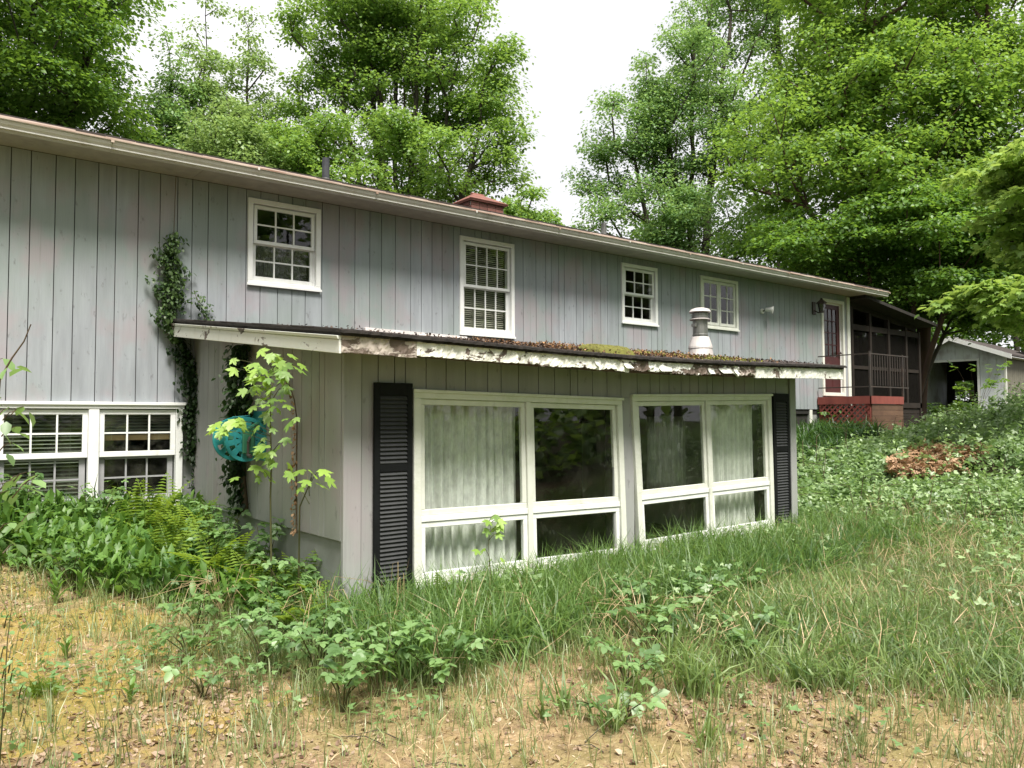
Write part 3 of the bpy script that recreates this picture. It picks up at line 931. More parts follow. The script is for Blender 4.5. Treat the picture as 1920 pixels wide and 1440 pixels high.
# flat soffit boards under the front overhang
for a, b in ((XL+.03, 4.9), (4.905, 7.2), (7.205, XR-.03)):
    m = MB()
    n_ = 12
    for i in range(n_+1):
        x = a+(b-a)*i/n_; z = ez(x, YR)-.10
        m.v += [(x, YR+.035, z), (x, YF-.03, z+.03), (x, YF-.03, z+.045), (x, YR+.035, z+.015)]
    for i in range(n_):
        p, q = i*4, i*4+4
        for k in range(4): m.f.append((p+k, q+k, q+(k+1) % 4, p+(k+1) % 4))
    m.build('soffit_board', SOFFIT, house)
# siding above the windows up to the soffit is covered by planks; frieze board
# fascia boards, torn along their lower edge
def fascia(x0, x1, mat, rag, h=.125, seed=0, curl=.004, label=None, gaps=()):
    r = np.random.default_rng(seed)
    n_ = max(8, int((x1-x0)/.018)); rows = 5
    m = MB()
    lowj = np.cumsum(r.normal(0, 1, n_+1)); lowj = (lowj - lowj.mean()); lowj = lowj/(np.abs(lowj).max()+1e-6)
    fine = r.uniform(0, 1, n_+1)**4
    for i in range(n_+1):
        x = x0+(x1-x0)*i/n_
        g = 0
        for (ga, gb, gd) in gaps:
            if ga < x < gb: g = gd*math.sin(math.pi*(x-ga)/(gb-ga))**.5
        zt = ez(x, YR)+.0; zb = zt-h + rag*(.5+.5*lowj[i]) + rag*.8*fine[i] + g
        for j in range(rows+1):
            v = j/rows
            y = YR - curl*abs(r.normal()) - (.02*(1-v)**2*fine[i] if rag > .008 else 0)
            m.v.append((x, y, zb+(zt-zb)*v))
        m.v.append((x, YR+.022, zt)); m.v.append((x, YR+.022, zb))
    s = rows+3
    for i in range(n_):
        a, b = i*s, (i+1)*s
        for j in range(s): m.f.append((a+j, b+j, b+(j+1) % s, a+(j+1) % s))
    m.f.append(tuple(range(s))); m.f.append(tuple(reversed(range(n_*s, n_*s+s))))
    o = m.build('fascia_board', mat, house)
    if label: o['label'] = label
    return o
fascia(XL+.0, XL+.62, PEEL_C, .006, .125, 1, label='grey board stripped of its paint')
fascia(XL+.622, 4.25, PEEL_A, .012, .112, 2)
fascia(4.252, 5.45, PEEL_A, .026, .118, 3, label='board with paint hanging in strips')
fascia(5.452, 7.15, PEEL_B, .034, .122, 4, .007, 'rotten board with bare dark wood showing', gaps=((6.95, 7.14, .03),))
fascia(7.152, 7.45, PEEL_C, .03, .11, 5, .006, 'gap of bare brown wood')
fascia(7.452, XR, CLEAN, .006, .125, 6)
# sub fascia behind
m = MB()
for i in range(41):
    x = XL+.02+(XR-XL-.04)*i/40; z = ez(x, YR)
    m.v += [(x, YR+.024, z-.115), (x, YR+.024, z-.001), (x, YR+.034, z-.001), (x, YR+.034, z-.115)]
for i in range(40):
    a, b = i*4, i*4+4
    for k in range(4): m.f.append((a+k, a+(k+1) % 4, b+(k+1) % 4, b+k))
m.build('sub_fascia', simple('rotten_wood', (.06,.04,.03), (.14,.09,.065), .9, 8, (.3,1,1)), house)
# paint flakes hanging down
PF = paint_mat('paint_flake', (.74, .75, .70), .2)
fl = MB()
r = np.random.default_rng(9)
for (fx, wd, hh) in [(5.42,.10,.05),(5.95,.20,.06),(6.66,.10,.065),(6.90,.22,.055),(7.08,.06,.06),(5.02,.05,.05)]:
    z = ez(fx, YR)-.03; m = MB(); a = r.uniform(-.3, .3); n_ = 4
    for j in range(n_+1):
        v = j/n_; y = YR-.008-.035*v*v; w2 = wd/2*(1-.35*v*abs(math.sin(fx*7)))
        m.v += [(fx-w2+a*v*.05, y, z-hh*v), (fx+w2+a*v*.05, y-.006*math.sin(fx*11), z-hh*v*.92),
                (fx+w2+a*v*.05, y+.002-.006*math.sin(fx*11), z-hh*v*.92), (fx-w2+a*v*.05, y+.002, z-hh*v)]
    for j in range(n_):
        a4, b4 = j*4, j*4+4
        for k in range(4): m.f.append((a4+k, b4+k, b4+(k+1) % 4, a4+(k+1) % 4))
    m.build('paint_flake', PF, house)
# rake boards: left clean with moulding, right
def rake(xo, xi, mat):
    m = MB()
    y0, y1 = YR-.005, -.005
    P = lambda x, y, d: (x, y, ez(XL if xo < 5 else XR, y)+d)
    m.quadbox([P(xo, y0, -.13), P(xi, y0, -.13), P(xi, y1, -.15), P(xo, y1, -.15)], [P(xo, y0, -.03), P(xi, y0, -.03), P(xi, y1, -.03), P(xo, y1, -.03)])
    m.build('rake_board', mat, house, .003)
    s = -1 if xo < 5 else 1
    m = MB()
    m.quadbox([P(xo+s*.012, y0, -.028), P(xi, y0, -.028), P(xi, y1, -.028), P(xo+s*.012, y1, -.028)],
              [P(xo+s*.022, y0, -.002), P(xi, y0, -.002), P(xi, y1, -.002), P(xo+s*.022, y1, -.002)])
    m.build('rake_moulding', mat, house, .003)
rake(XL-.018, XL-.001, CLEAN)
rake(XR+.018, XR+.001, CLEAN)
# soffit under left rake
m = MB(); m.quadbox([(XL, YR+.03, ez(XL, YR)-.125), (XS-.025, YR+.03, ez(XL, YR)-.125), (XS-.025, -.01, ez(XL, 0)-.135), (XL, -.01, ez(XL, 0)-.135)],
                    [(XL, YR+.03, ez(XL, YR)-.115), (XS-.025, YR+.03, ez(XL, YR)-.115), (XS-.025, -.01, ez(XL, 0)-.125), (XL, -.01, ez(XL, 0)-.125)])
m.build('soffit_board', SOFFIT, house)
# step flashing against the main wall
MB().quadbox([(4.95, -.06, ez(4.95,0)+.058), (6.60, -.06, ez(6.6,0)+.058), (6.60, -.004, ez(6.6,0)+.058), (4.95, -.004, ez(4.95,0)+.058)],
             [(4.95, -.05, 2.84), (6.60, -.05, 2.815), (6.60, -.004, 2.815), (4.95, -.004, 2.84)]).build('wall_flashing', METALW, house, .004)
MB().box(7.6, 16.0, -.03, -.005, 2.75, 2.775).build('drip_flashing', METALW, house) if False else None

# metal flue
fx, fy = 7.93, -3.2
fz = ez(fx, fy)+.05
_k = .9
fl_ = thing('metal_flue', 'round galvanised flue with mushroom cap and pale cone flashing', 'flue', (fx, fy, fz))
MB().lathe((fx, fy, fz), [(0.1628, -0.0104), (0.1584, 0.0208), (0.1426, 0.1040), (0.1496, 0.1061), (0.1461, 0.1300), (0.1100, 0.2444), (0.1038, 0.2496)], 22).build('flashing_cone', METALW, fl_)
MB().lathe((fx, fy, fz), [(0.0915, 0.2080), (0.0915, 0.2652), (0.0968, 0.2673), (0.0968, 0.2808), (0.0915, 0.2860), (0.0915, 0.4576), (0.0933, 0.4680)], 22).build('pipe', METAL, fl_)
MB().lathe((fx, fy, fz), [(0.0915, 0.4680), (0.1302, 0.4618), (0.1320, 0.4701), (0.0933, 0.4826)], 22).build('storm_collar', METALW, fl_)
MB().lathe((fx, fy, fz), [(0.0862, 0.4826), (0.1038, 0.4888), (0.1038, 0.5408), (0.0950, 0.5512), (0.0986, 0.5616)], 22).build('cap_body', METAL, fl_)
MB().lathe((fx, fy, fz), [(0.1320, 0.5564), (0.1355, 0.5626), (0.1126, 0.5949), (0.0616, 0.6115), (0.0132, 0.6157)], 26).build('cap', METALW, fl_)
MB().box(fx-.135, fx-.105, fy-.03, fy+.03, fz+.37, fz+.41).build('clamp', METAL, fl_)

# floodlight
p = at(1428, 581, 'y', 0)
L = thing('floodlight', 'small white flood lamp fixed to the wall beyond the casement window', 'wall lamp', (p.x, -.02, p.z))
MB().lathe((p.x, 0, p.z-.03), [(.055, -.03), (.055, 0)], 16, 'y').build('base_plate', TRIMG, L)
MB().tube([(p.x, -.03, p.z-.03), (p.x+.03, -.10, p.z)], .016, 8).build('arm', METAL, L)
MB().tube([(p.x+.02, -.08, p.z+.0), (p.x+.05, -.17, p.z-.01), (p.x+.075, -.22, p.z-.02)], [.035, .05, .075], 14).build('lamp_head', TRIM, L)
# lantern by the door
p = at(1530, 578, 'y', 0)
L = thing('wall_lantern', 'black carriage lantern mounted on the wall left of the door', 'lantern', (15.95, -.02, 4.0))
cx, cz = 15.93, 4.02
MB().box(cx-.06, cx+.06, -.03, -.002, cz-.14, cz+.14).build('back_plate', IRON, L, .005)
MB().tube([(cx, -.02, cz-.05), (cx, -.12, cz-.11), (cx, -.2, cz-.1)], .014, 6).build('arm', IRON, L)
MB().lathe((cx, -.2, cz-.12), [(.05, 0), (.055, .02), (.085, .2), (.12, .205), (.11, .22), (.03, .29), (.02, .32)], 6).build('lantern_body', IRON, L)
MB().lathe((cx, -.2, cz-.09), [(.058, 0), (.084, .165)], 6).build('lantern_glass', GLASSD, L)

# door at the far end
door = empty_part('door', house, (16.7, 0, 2.12), 'dark red half glazed door')
ring(16.235, 17.19, 2.10, 4.275, .075, -.03, .03).build('door_frame', TRIMG, door, .004)
ring(16.31, 17.115, 2.12, 4.2, .03, .031, .14).build('jamb', TRIM, door)
x0, x1, z0, z1 = 16.325, 17.09, 2.14, 4.19
m = ring(x0, x1, z0, z1, .12, .045, .085, .85)
m.build('door_leaf', REDD, door, .003)
MB().box(x0+.121, x1-.121, .062, .067, z0+.851, z1-.121).build('pane', GLASSD, door)
for i in (1, 2):
    xx = x0+.12+i*(x1-x0-.24)/3
    MB().box(xx-.01, xx+.01, .05, .0615, z0+.85, z1-.12).build('glazing_bar', REDD, door)
for j in (1, 2, 3):
    zz = z0+.85+j*(z1-z0-.97)/4
    MB().box(x0+.12, x1-.12, .047, .0495, zz-.01, zz+.01).build('glazing_bar', REDD, door)
for a, b in ((x0+.12, (x0+x1)/2-.04), ((x0+x1)/2+.04, x1-.12)):
    MB().box(a, b, .04, .0445, z0+.15, z0+.72).build('door_panel', REDD, door, .003)
MB().lathe((x1-.06, .045, z0+.95), [(.012, 0), (.012, -.04), (.028, -.045), (.03, -.07), (.015, -.085)], 12, 'y').build('handle', METAL, door)

# deck
dk = thing('deck', 'raised red painted entrance deck with lattice skirt and iron railing', 'deck', (16.7, -.6, 1.3))
DX0, DX1, DY0 = 16.01, 17.42, -1.20
x = DX0
i = 0
while x < DX1-.05:
    MB().box(x+.003, min(x+.14, DX1)-.003, DY0, -.02, 2.03, 2.065).build('deck_board', REDP, dk); x += .14
MB().box(DX0-.02, DX0-.001, DY0-.02, -.02, 1.90, 2.062).build('rim_board', REDP, dk)
MB().box(DX0-.02, DX1, DY0-.02, DY0-.001, 1.90, 2.062).build('rim_board', REDP, dk)
for (xx, yy) in ((DX0+.02, DY0+.02), (DX0+.02, -.12), (DX1-.1, DY0+.02)):
    MB().box(xx, xx+.09, yy, yy+.09, gz(xx, yy)-.3, 1.9).build('deck_post', REDP, dk)
z = 1.89
while z > .95:
    MB().box(DX0+.06, DX1, DY0+.0, DY0+.018, z-.118, z-.004).build('skirt_board', BROWN, dk); z -= .12
lat = MB()
Lz0, Lz1, Ly0, Ly1 = 1.33, 1.89, DY0+.03, -.06
def clipseg(y, z, dy, dz):
    pts = []
    for k in np.linspace(-2, 2, 801):
        a, b = y+dy*k, z+dz*k
        if Ly0 <= a <= Ly1 and Lz0 <= b <= Lz1: pts.append((a, b))
    return (pts[0], pts[-1]) if len(pts) > 5 else None
for s_, xo in ((1, -.004), (-1, -.012)):
    for c in np.arange(-3, 3, .125):
        sg = clipseg(Ly0, Lz0+c, .7071, .7071*s_)
        if not sg: continue
        (a0, b0), (a1, b1) = sg
        nn = Vector((0, -(b1-b0), (a1-a0))).normalized()*.017
        A, B = Vector((DX0+xo, a0, b0)), Vector((DX0+xo, a1, b1)); t_ = Vector((.007, 0, 0))
        m = MB(); m.quadbox([A-nn, B-nn, B-nn+t_, A-nn+t_], [A+nn, B+nn, B+nn+t_, A+nn+t_]); m.build('lattice_slat', REDP, dk)
rail = empty_part('railing', dk, (DX0, DY0, 2.07))
bal = MB().box(-.007, .007, -.007, .007, 0, .64).mesh('baluster', IRON)
for zz in (2.26, 2.95):
    MB().box(DX0-.01, DX0+.02, DY0, -.04, zz-.01, zz+.012).build('rail', IRON, rail)
    MB().box(DX0+.021, DX1+.3, DY0, DY0+.025, zz-.01, zz+.012).build('rail', IRON, rail)
MB().box(DX0-.012, DX0+.02, DY0-.012, DY0+.02, 2.06, 3.0).build('railing_post', IRON, rail)
MB().box(DX1+.02, DX1+.055, DY0-.005, DY0+.03, 2.0, 2.98).build('railing_post', IRON, rail)
x = DX0+.12
while x < DX1+.28:
    inst('baluster', bal, rail, (x, DY0+.012, 2.29)); x += .11

# screened porch at the end of the house
po = thing('screened_porch', 'dark timber screened porch against the far gable end of the house', 'porch', (19.2, 1.5, 1.4))
PX0, PX1, PY0, PY1 = 17.50, 20.95, -.02, 4.6
def prz(x): return 4.36 - .115*(x-17.5)
m = MB()
m.quadbox([(PX0, PY0-.35, prz(PX0)), (PX1+.2, PY0-.35, prz(PX1+.2)), (PX1+.2, PY1+.3, prz(PX1+.2)), (PX0, PY1+.3, prz(PX0))],
          [(PX0, PY0-.35, prz(PX0)+.07), (PX1+.2, PY0-.35, prz(PX1+.2)+.07), (PX1+.2, PY1+.3, prz(PX1+.2)+.07), (PX0, PY1+.3, prz(PX0)+.07)])
m.build('roof', TAR, po)
for i in range(7):
    yy = PY0 + .1 + i*.72
    m = MB(); m.quadbox([(PX0, yy, prz(PX0)-.14), (PX1, yy, prz(PX1)-.14), (PX1, yy+.05, prz(PX1)-.14), (PX0, yy+.05, prz(PX0)-.14)],
                        [(PX0, yy, prz(PX0)-.002), (PX1, yy, prz(PX1)-.002), (PX1, yy+.05, prz(PX1)-.002), (PX0, yy+.05, prz(PX0)-.002)])
    m.build('rafter', PORCHW, po)
MB().box(PX0, PX1, PY0, PY1, 1.85, 1.98).build('porch_floor', PORCHW, po)
for xx in (PX0, 18.35, 19.25, 20.15, PX1-.09):
    MB().box(xx, xx+.09, PY0, PY0+.09, gz(xx, 0)-.3 if xx in (PX0, PX1-.09) else 1.98, prz(xx)-.15).build('post', PORCHW, po)
for yy in (1.5, 3.0, PY1-.09):
    MB().box(PX1-.09, PX1, yy, yy+.09, gz(PX1, yy)-.3, prz(PX1)-.15).build('post', PORCHW, po)
    MB().box(PX0, PX0+.09, yy, yy+.09, gz(PX1, yy)-.3, prz(PX0)-.15).build('post', PORCHW, po)
MB().box(PX0+.09, PX1-.09, PY0+.02, PY0+.07, 2.75, 2.83).build('mid_rail', PORCHW, po)
MB().box(PX0, PX1, PY0+.01, PY0+.08, prz(PX1)-.30, prz(PX1)-.17).build('header', PORCHW, po)
MB().box(PX0+.09, PX1-.1, PY1-.07, PY1-.02, 1.98, 3.9).build('rear_panel', PORCHW, po)
SCR = NT('insect_screen')
tp = SCR.n('ShaderNodeBsdfTransparent'); df = SCR.n('ShaderNodeBsdfDiffuse'); df.inputs[0].default_value = (.012, .011, .010, 1)
ms = SCR.n('ShaderNodeMixShader'); ms.inputs[0].default_value = .72
SCR.l(tp.outputs[0], ms.inputs[1]); SCR.l(df.outputs[0], ms.inputs[2]); SCR.l(ms.outputs[0], SCR.out.inputs[0])
px_ = [PX0+.09, 18.35, 18.44, 19.25, 19.34, 20.15, 20.24, PX1-.09]
for a, b in zip(px_[::2], px_[1::2]):
    MB().box(a, b, PY0+.040, PY0+.044, 2.83, prz(PX1)-.31).build('screen_panel', SCR.m, po)
    MB().box(a, b, PY0+.040, PY0+.044, 1.98, 2.75).build('screen_panel', SCR.m, po)
MB().box(PX1-.05, PX1-.046, PY0+.09, PY1, 1.98, prz(PX1)-.16).build('screen_panel', SCR.m, po)
sk = MB()
z = 1.84
while z > 1.2:
    MB().box(PX0+.1, PX1, PY0+.03, PY0+.05, z-.13, z-.005).build('skirt_board', PORCHW, po); z -= .135
pc = thing('porch_chair', 'pale folding chair standing inside the screened porch', 'chair', (19.8, 1.4, 1.98))
MB().box(19.55, 20.0, 1.2, 1.65, 2.40, 2.44).build('seat', TRIMG, pc)
MB().quadbox([(19.55, 1.65, 2.44), (20.0, 1.65, 2.44), (20.0, 1.68, 2.44), (19.55, 1.68, 2.44)], [(19.58, 1.80, 2.95), (19.97, 1.80, 2.95), (19.97, 1.83, 2.95), (19.58, 1.83, 2.95)]).build('backrest', TRIMG, pc)
for xx in (19.56, 19.96):
    for yy in (1.22, 1.61):
        MB().box(xx, xx+.03, yy, yy+.03, 1.98, 2.40).build('leg', TRIMG, pc)

# ------------------------------------------------------------------ garage
ga = thing('garage', 'pale grey gabled garage with dark open doorway beyond the porch', 'garage', (34.5, 5, 1.7))
A = atd(1721, 700, 34.0); B = atd(1884, 700, 31.6)
A.z = B.z = 0
U = (B-A); GW = U.length; U.normalize(); Vv = Vector((-U.y, U.x, 0))
if Vv.dot(Vector((FWD.x, FWD.y, 0))) < 0: Vv = -Vv
def G(u, v, z): 
    p = A + U*u + Vv*v; return (p.x, p.y, z)
GF = 1.65
gt = atd(1884, 664, 31.6).z     # eave height
ridge = atd(1790, 633, 32.6).z
def gbox(u0, u1, v0, v1, z0, z1, mat, name, par=ga):
    m = MB(); m.quadbox([G(u0,v0,z0), G(u1,v0,z0), G(u1,v1,z0), G(u0,v1,z0)], [G(u0,v0,z1), G(u1,v0,z1), G(u1,v1,z1), G(u0,v1,z1)])
    return m.build(name, mat, par)
du0, du1 = .12, GW*.70
dtop = atd(1838, 676, 32.3).z
rm = GW*.42
def rz(u): return gt + (ridge-gt)*(1-(rm-u)/rm if u < rm else 1-(u-rm)/(GW-rm))
# front boards
u = 0
while u < GW-.02:
    u2 = min(u+.3, GW); um0, um1 = u+.004, u2-.004
    zb = dtop+.02 if (um0 > du0-.05 and um1 < du1+.12) else GF-.4
    m = MB()
    m.quadbox([G(um0,0,zb), G(um1,0,zb), G(um1,.03,zb), G(um0,.03,zb)], [G(um0,0,rz(um0)), G(um1,0,rz(um1)), G(um1,.03,rz(um1)), G(um0,.03,rz(um0))])
    m.build('plank', GARW, ga)
    u = u2
gbox(du0-.09, du0, -.02, .1, GF-.3, dtop+.09, TRIM, 'door_frame')
gbox(du1, du1+.09, -.02, .1, GF-.3, dtop+.09, TRIM, 'door_frame')
gbox(du0, du1, -.02, .1, dtop, dtop+.09, TRIM, 'door_frame')
gbox(GW-.02, GW+.05, -.01, .1, GF-.4, gt, TRIMG, 'corner_board')
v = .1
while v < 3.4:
    gbox(GW-.03, GW, v+.004, v+.296, GF-.4, gt, simple('shaded_olive_siding', (.17,.16,.125), (.12,.115,.09), .85, 4) if v < .2 else bpy.data.materials['shaded_olive_siding'], 'plank'); v += .3  # foliage shade on this side is mixed into the olive siding colour
gbox(0, .05, .1, 3.4, GF-.4, gt, GARW, 'side_wall')
# rear wall with a window opening that lets the wood show
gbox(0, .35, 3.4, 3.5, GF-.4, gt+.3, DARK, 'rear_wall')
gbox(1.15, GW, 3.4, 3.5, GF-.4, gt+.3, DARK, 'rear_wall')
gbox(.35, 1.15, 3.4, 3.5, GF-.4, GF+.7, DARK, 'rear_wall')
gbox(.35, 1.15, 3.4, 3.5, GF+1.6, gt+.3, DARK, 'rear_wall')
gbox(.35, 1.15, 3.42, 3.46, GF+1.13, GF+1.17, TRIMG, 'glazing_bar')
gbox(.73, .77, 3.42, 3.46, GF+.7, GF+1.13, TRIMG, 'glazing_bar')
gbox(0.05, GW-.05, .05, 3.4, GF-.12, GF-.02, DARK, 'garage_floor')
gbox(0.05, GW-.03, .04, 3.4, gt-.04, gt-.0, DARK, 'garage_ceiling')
for s_ in (0, 1):
    a, b = (-.3, rm) if s_ == 0 else (rm, GW+.35)
    za, zb_ = rz(0)-(ridge-gt)/rm*.3, ridge
    if s_: za, zb_ = ridge, gt-(ridge-gt)/(GW-rm)*.30
    m = MB(); m.quadbox([G(a,-.35,za+.03), G(b,-.35,zb_+.03), G(b,6.3,zb_+.03), G(a,6.3,za+.03)], [G(a,-.35,za+.09), G(b,-.35,zb_+.09), G(b,6.3,zb_+.09), G(a,6.3,za+.09)])
    m.build('roof', ASPH, ga)
    m = MB(); m.quadbox([G(a,-.38,za-.10), G(b,-.38,zb_-.10), G(b,-.352,zb_-.10), G(a,-.352,za-.10)], [G(a,-.38,za+.088), G(b,-.38,zb_+.088), G(b,-.352,zb_+.088), G(a,-.352,za+.088)])
    m.build('rake_board', TRIM, ga)
gbox(GW+.02, GW+.33, -.352, 3.6, gt-.14, gt-.12, TRIM, 'soffit')

# ------------------------------------------------------------------ hose reel
hr = thing('hose_reel', 'teal plastic garden hose reel mounted on the side wall of the extension', 'hose reel', (2.5, -1.9, 1.44))
hy0, hy1 = -2.26, -1.94
_q = at(462, 824, 'y', hy0)
hx, hz = _q.x, _q.z          # front and rear disc
def disc(y, R, name, mat):
    rim = MB()
    n_ = 48
    prof = [(R, -.012), (R+.004, 0), (R, .012), (R-.03, .010), (R-.03, -.010)]
    for k in range(n_):
        t = 2*math.pi*k/n_
        for rr, h in prof: rim.v.append((hx+rr*math.cos(t), y+h, hz+rr*math.sin(t)))
    q = len(prof)
    for k in range(n_):
        a, b = k*q, ((k+1) % n_)*q
        for j in range(q): rim.f.append((a+j, b+j, b+(j+1) % q, a+(j+1) % q))
    # middle ring
    base = len(rim.v); prof2 = [(R*.60, -.008), (R*.60, .008), (R*.50, .008), (R*.50, -.008)]
    for k in range(n_):
        t = 2*math.pi*k/n_
        for rr, h in prof2: rim.v.append((hx+rr*math.cos(t), y+h, hz+rr*math.sin(t)))
    for k in range(n_):
        a, b = base+k*4, base+((k+1) % n_)*4
        for j in range(4): rim.f.append((a+j, a+(j+1) % 4, b+(j+1) % 4, b+j))
    o = rim.build(name, mat, hr)
    for k in range(10):
        t = 2*math.pi*k/10+.2
        c, s = math.cos(t), math.sin(t); wv = (-s*.017, c*.017)
        r0, r1 = R*.12, R-.02
        m = MB()
        P = lambda r_, sg, h: (hx+c*r_+sg*wv[0], y+h, hz+s*r_+sg*wv[1])
        m.quadbox([P(r0,-1,-.007), P(r1,-1.6,-.007), P(r1,-1.6,.007), P(r0,-1,.007)], [P(r0,1,-.007), P(r1,1.6,-.007), P(r1,1.6,.007), P(r0,1,.007)])
        m.build('spoke', mat, o)
    MB().lathe((hx, y, hz), [(.05, -.018), (.055, 0), (.05, .018)], 16, 'y').build('hub', mat, o)
disc(hy0, .200, 'side_disc', TEAL)
disc(hy1, .200, 'side_disc', TEAL)
MB().lathe((hx, hy0+.014, hz), [(.085, 0), (.085, hy1-hy0-.028)], 20, 'y').build('drum', TEALD, hr)
MB().tube([(hx+.20, hy0+.06, hz+.19), (hx+.05, hy0-.03, hz+.12), (hx-.0, hy0-.045, hz+.09)], .020, 8).build('frame_arm', TEALD, hr)
MB().box(hx-.05, hx+.06, hy0-.055, hy0-.022, hz-.13, hz+.11).build('gear_cover', TEALD, hr, .01)
MB().tube([(hx+.01, hy0-.06, hz+.02), (hx-.02, hy0-.10, hz-.02), (hx-.02, hy0-.10, hz-.14)], .012, 8).build('crank', IRON, hr)
MB().tube([(hx-.02, hy0-.10, hz-.14), (hx-.02, hy0-.17, hz-.15)], .016, 8).build('handle', IRON, hr)
for yy in (hy0+.05, hy1-.05):
    MB().tube([(hx, yy, hz), (hx+.12, yy, hz+.14), (XS-.022, yy, hz+.20)], .016, 8).build('bracket', TEALD, hr)
MB().box(XS-.04, XS-.021, hy0+.0, hy1-.0, hz-.2, hz+.26).build('wall_plate', TEAL, hr)
MB().tube([(hx-.05, hy0+.02, hz+.20), (hx+.1, hy0+.2, hz+.215), (hx-.02, hy1, hz+.203)], .008, 6).build('hose_guide', TEAL, hr)
# ------------------------------------------------------------------ foliage tools
def rotm(yaw, pitch, roll):
    cy, sy, cp, sp, cr, sr = np.cos(yaw), np.sin(yaw), np.cos(pitch), np.sin(pitch), np.cos(roll), np.sin(roll)
    z = np.zeros_like(cy); o = np.ones_like(cy)
    Rz = np.stack([np.stack([cy,-sy,z],-1), np.stack([sy,cy,z],-1), np.stack([z,z,o],-1)], -2)
    Rx = np.stack([np.stack([o,z,z],-1), np.stack([z,cp,-sp],-1), np.stack([z,sp,cp],-1)], -2)
    Ry = np.stack([np.stack([cr,z,sr],-1), np.stack([z,o,z],-1), np.stack([-sr,z,cr],-1)], -2)
    return Rz @ Rx @ Ry

class TPL:
    def __init__(s, v, f):
        s.v = np.array(v, float); s.loops = np.concatenate([np.array(x) for x in f]); s.sizes = np.array([len(x) for x in f])

def scatter(parts):
    """parts: list of (tpl, pos, R, scale, tint) -> arrays of one mesh"""
    VV, LL, SS, TT = [], [], [], []; base = 0
    for tpl, pos, R, sc, tint in parts:
        n = len(pos)
        if n == 0: continue
        sc = np.asarray(sc, float)
        if sc.ndim == 1: sc = sc[:, None]
        v = tpl.v[None] * sc[:, None, :]
        v = np.einsum('nij,nkj->nki', R, v) + pos[:, None, :]
        k = len(tpl.v)
        VV.append(v.reshape(-1, 3))
        LL.append((tpl.loops[None] + (base + np.arange(n)*k)[:, None]).ravel())
        SS.append(np.tile(tpl.sizes, n))
        TT.append(np.repeat(tint, k))
        base += n*k
    return np.concatenate(VV), np.concatenate(LL), np.concatenate(SS), np.concatenate(TT)

def scatter_obj(name, parts, mat, parent=None):
    V, L, S, T = scatter(parts)
    o = bpy.data.objects.new(name, np_mesh(name, V, L, S, mat, T))
    return link(o, parent)

# leaf shapes: base at origin, tip along +Y, normal +Z
T_LEAF = TPL([(0,0,0), (.34,.45,.07), (0,1,-.06), (-.34,.45,.07)], [(0,1,2), (0,2,3)])
T_LEAF2 = TPL([(0,0,0), (.30,.30,.05), (.27,.68,.03), (0,1,-.10), (-.27,.68,.03), (-.30,.30,.05), (0,.5,-.01)], [(0,1,2,6), (6,2,3), (0,6,4,5), (6,3,4)])
T_LANCE = TPL([(0,0,0), (.13,.25,.10), (.15,.6,.16), (0,1,.04), (-.15,.6,.16), (-.13,.25,.10), (0,.28,.07), (0,.62,.12)], [(0,1,6), (0,6,5), (1,2,7,6), (5,6,7,4), (2,3,7), (7,3,4)])
def lobed(lobes, depth=.5):
    pts = [(0, 0, 0)]
    ring_ = []
    for a, r_, w_ in lobes:
        for da, rr in ((-w_, r_*.72), (-w_*.35, r_*.80), (0, r_), (w_*.35, r_*.80), (w_, r_*.70)):
            t = math.radians(90 + a + da); ring_.append((math.cos(t)*rr, math.sin(t)*rr+.25, -.12*(rr*rr)))
    # notches between lobes
    full = []
    for i in range(len(lobes)):
        full += ring_[i*5:(i+1)*5]
        if i < len(lobes)-1:
            a = (lobes[i][0]+lobes[i+1][0])/2; t = math.radians(90+a); full.append((math.cos(t)*depth*.62, math.sin(t)*depth*.62+.25, .02))
    v = [(0, .25, 0), (0, -.04, 0)] + full
    n = len(full)
    f = [(0, i+2, i+3) for i in range(n-1)] + [(0, 1, 2), (0, n+1, 1)]
    return [(x, y, z) for x, y, z in v], [tuple(t) for t in f]
mv, mf_ = lobed([(-112, .42, 13), (-55, .66, 15), (0, .78, 16), (55, .66, 15), (112, .42, 13)])
T_MAPLE = TPL(mv, mf_)
T_MAPLE_S = TPL([(0,.05,0),(.22,.02,-.03),(.52,.30,-.05),(.30,.42,.02),(.42,.72,-.05),(.16,.66,.02),(0,1,-.08),(-.16,.66,.02),(-.42,.72,-.05),(-.30,.42,.02),(-.52,.30,-.05),(-.22,.02,-.03)],
                [(0,1,2,3),(0,3,4,5),(0,5,6,7),(0,7,8,9),(0,9,10,11)])
def multi(tpl, placements):
    v, f = [], []
    for (x, y, ang, s) in placements:
        b = len(v); c, sn = math.cos(ang), math.sin(ang); o = 0
        for p in tpl.v: v.append((x+s*(c*p[0]-sn*p[1]), y+s*(sn*p[0]+c*p[1]), s*p[2]))
        k = 0
        for z in tpl.sizes: f.append(tuple(b+int(q) for q in tpl.loops[k:k+z])); k += z
    return TPL(v, f)
T_TRI = multi(T_LEAF, [(0,0,0,.62), (0,0,1.25,.5), (0,0,-1.25,.5)])
T_TRI5 = multi(T_LEAF, [(0,.1,0,.6), (0,0,1.0,.52), (0,0,-1.0,.52), (0,-.05,2.0,.4), (0,-.05,-2.0,.4)])
T_TWIG = multi(T_LEAF, [(0,0,.9,.5), (0,.05,-.9,.5), (0,.35,.8,.5), (0,.4,-.8,.48), (0,.62,0,.52)])
T_MTWIG = multi(T_MAPLE_S, [(0,0,.9,.55), (0,.08,-.95,.52), (0,.42,0.1,.6)])
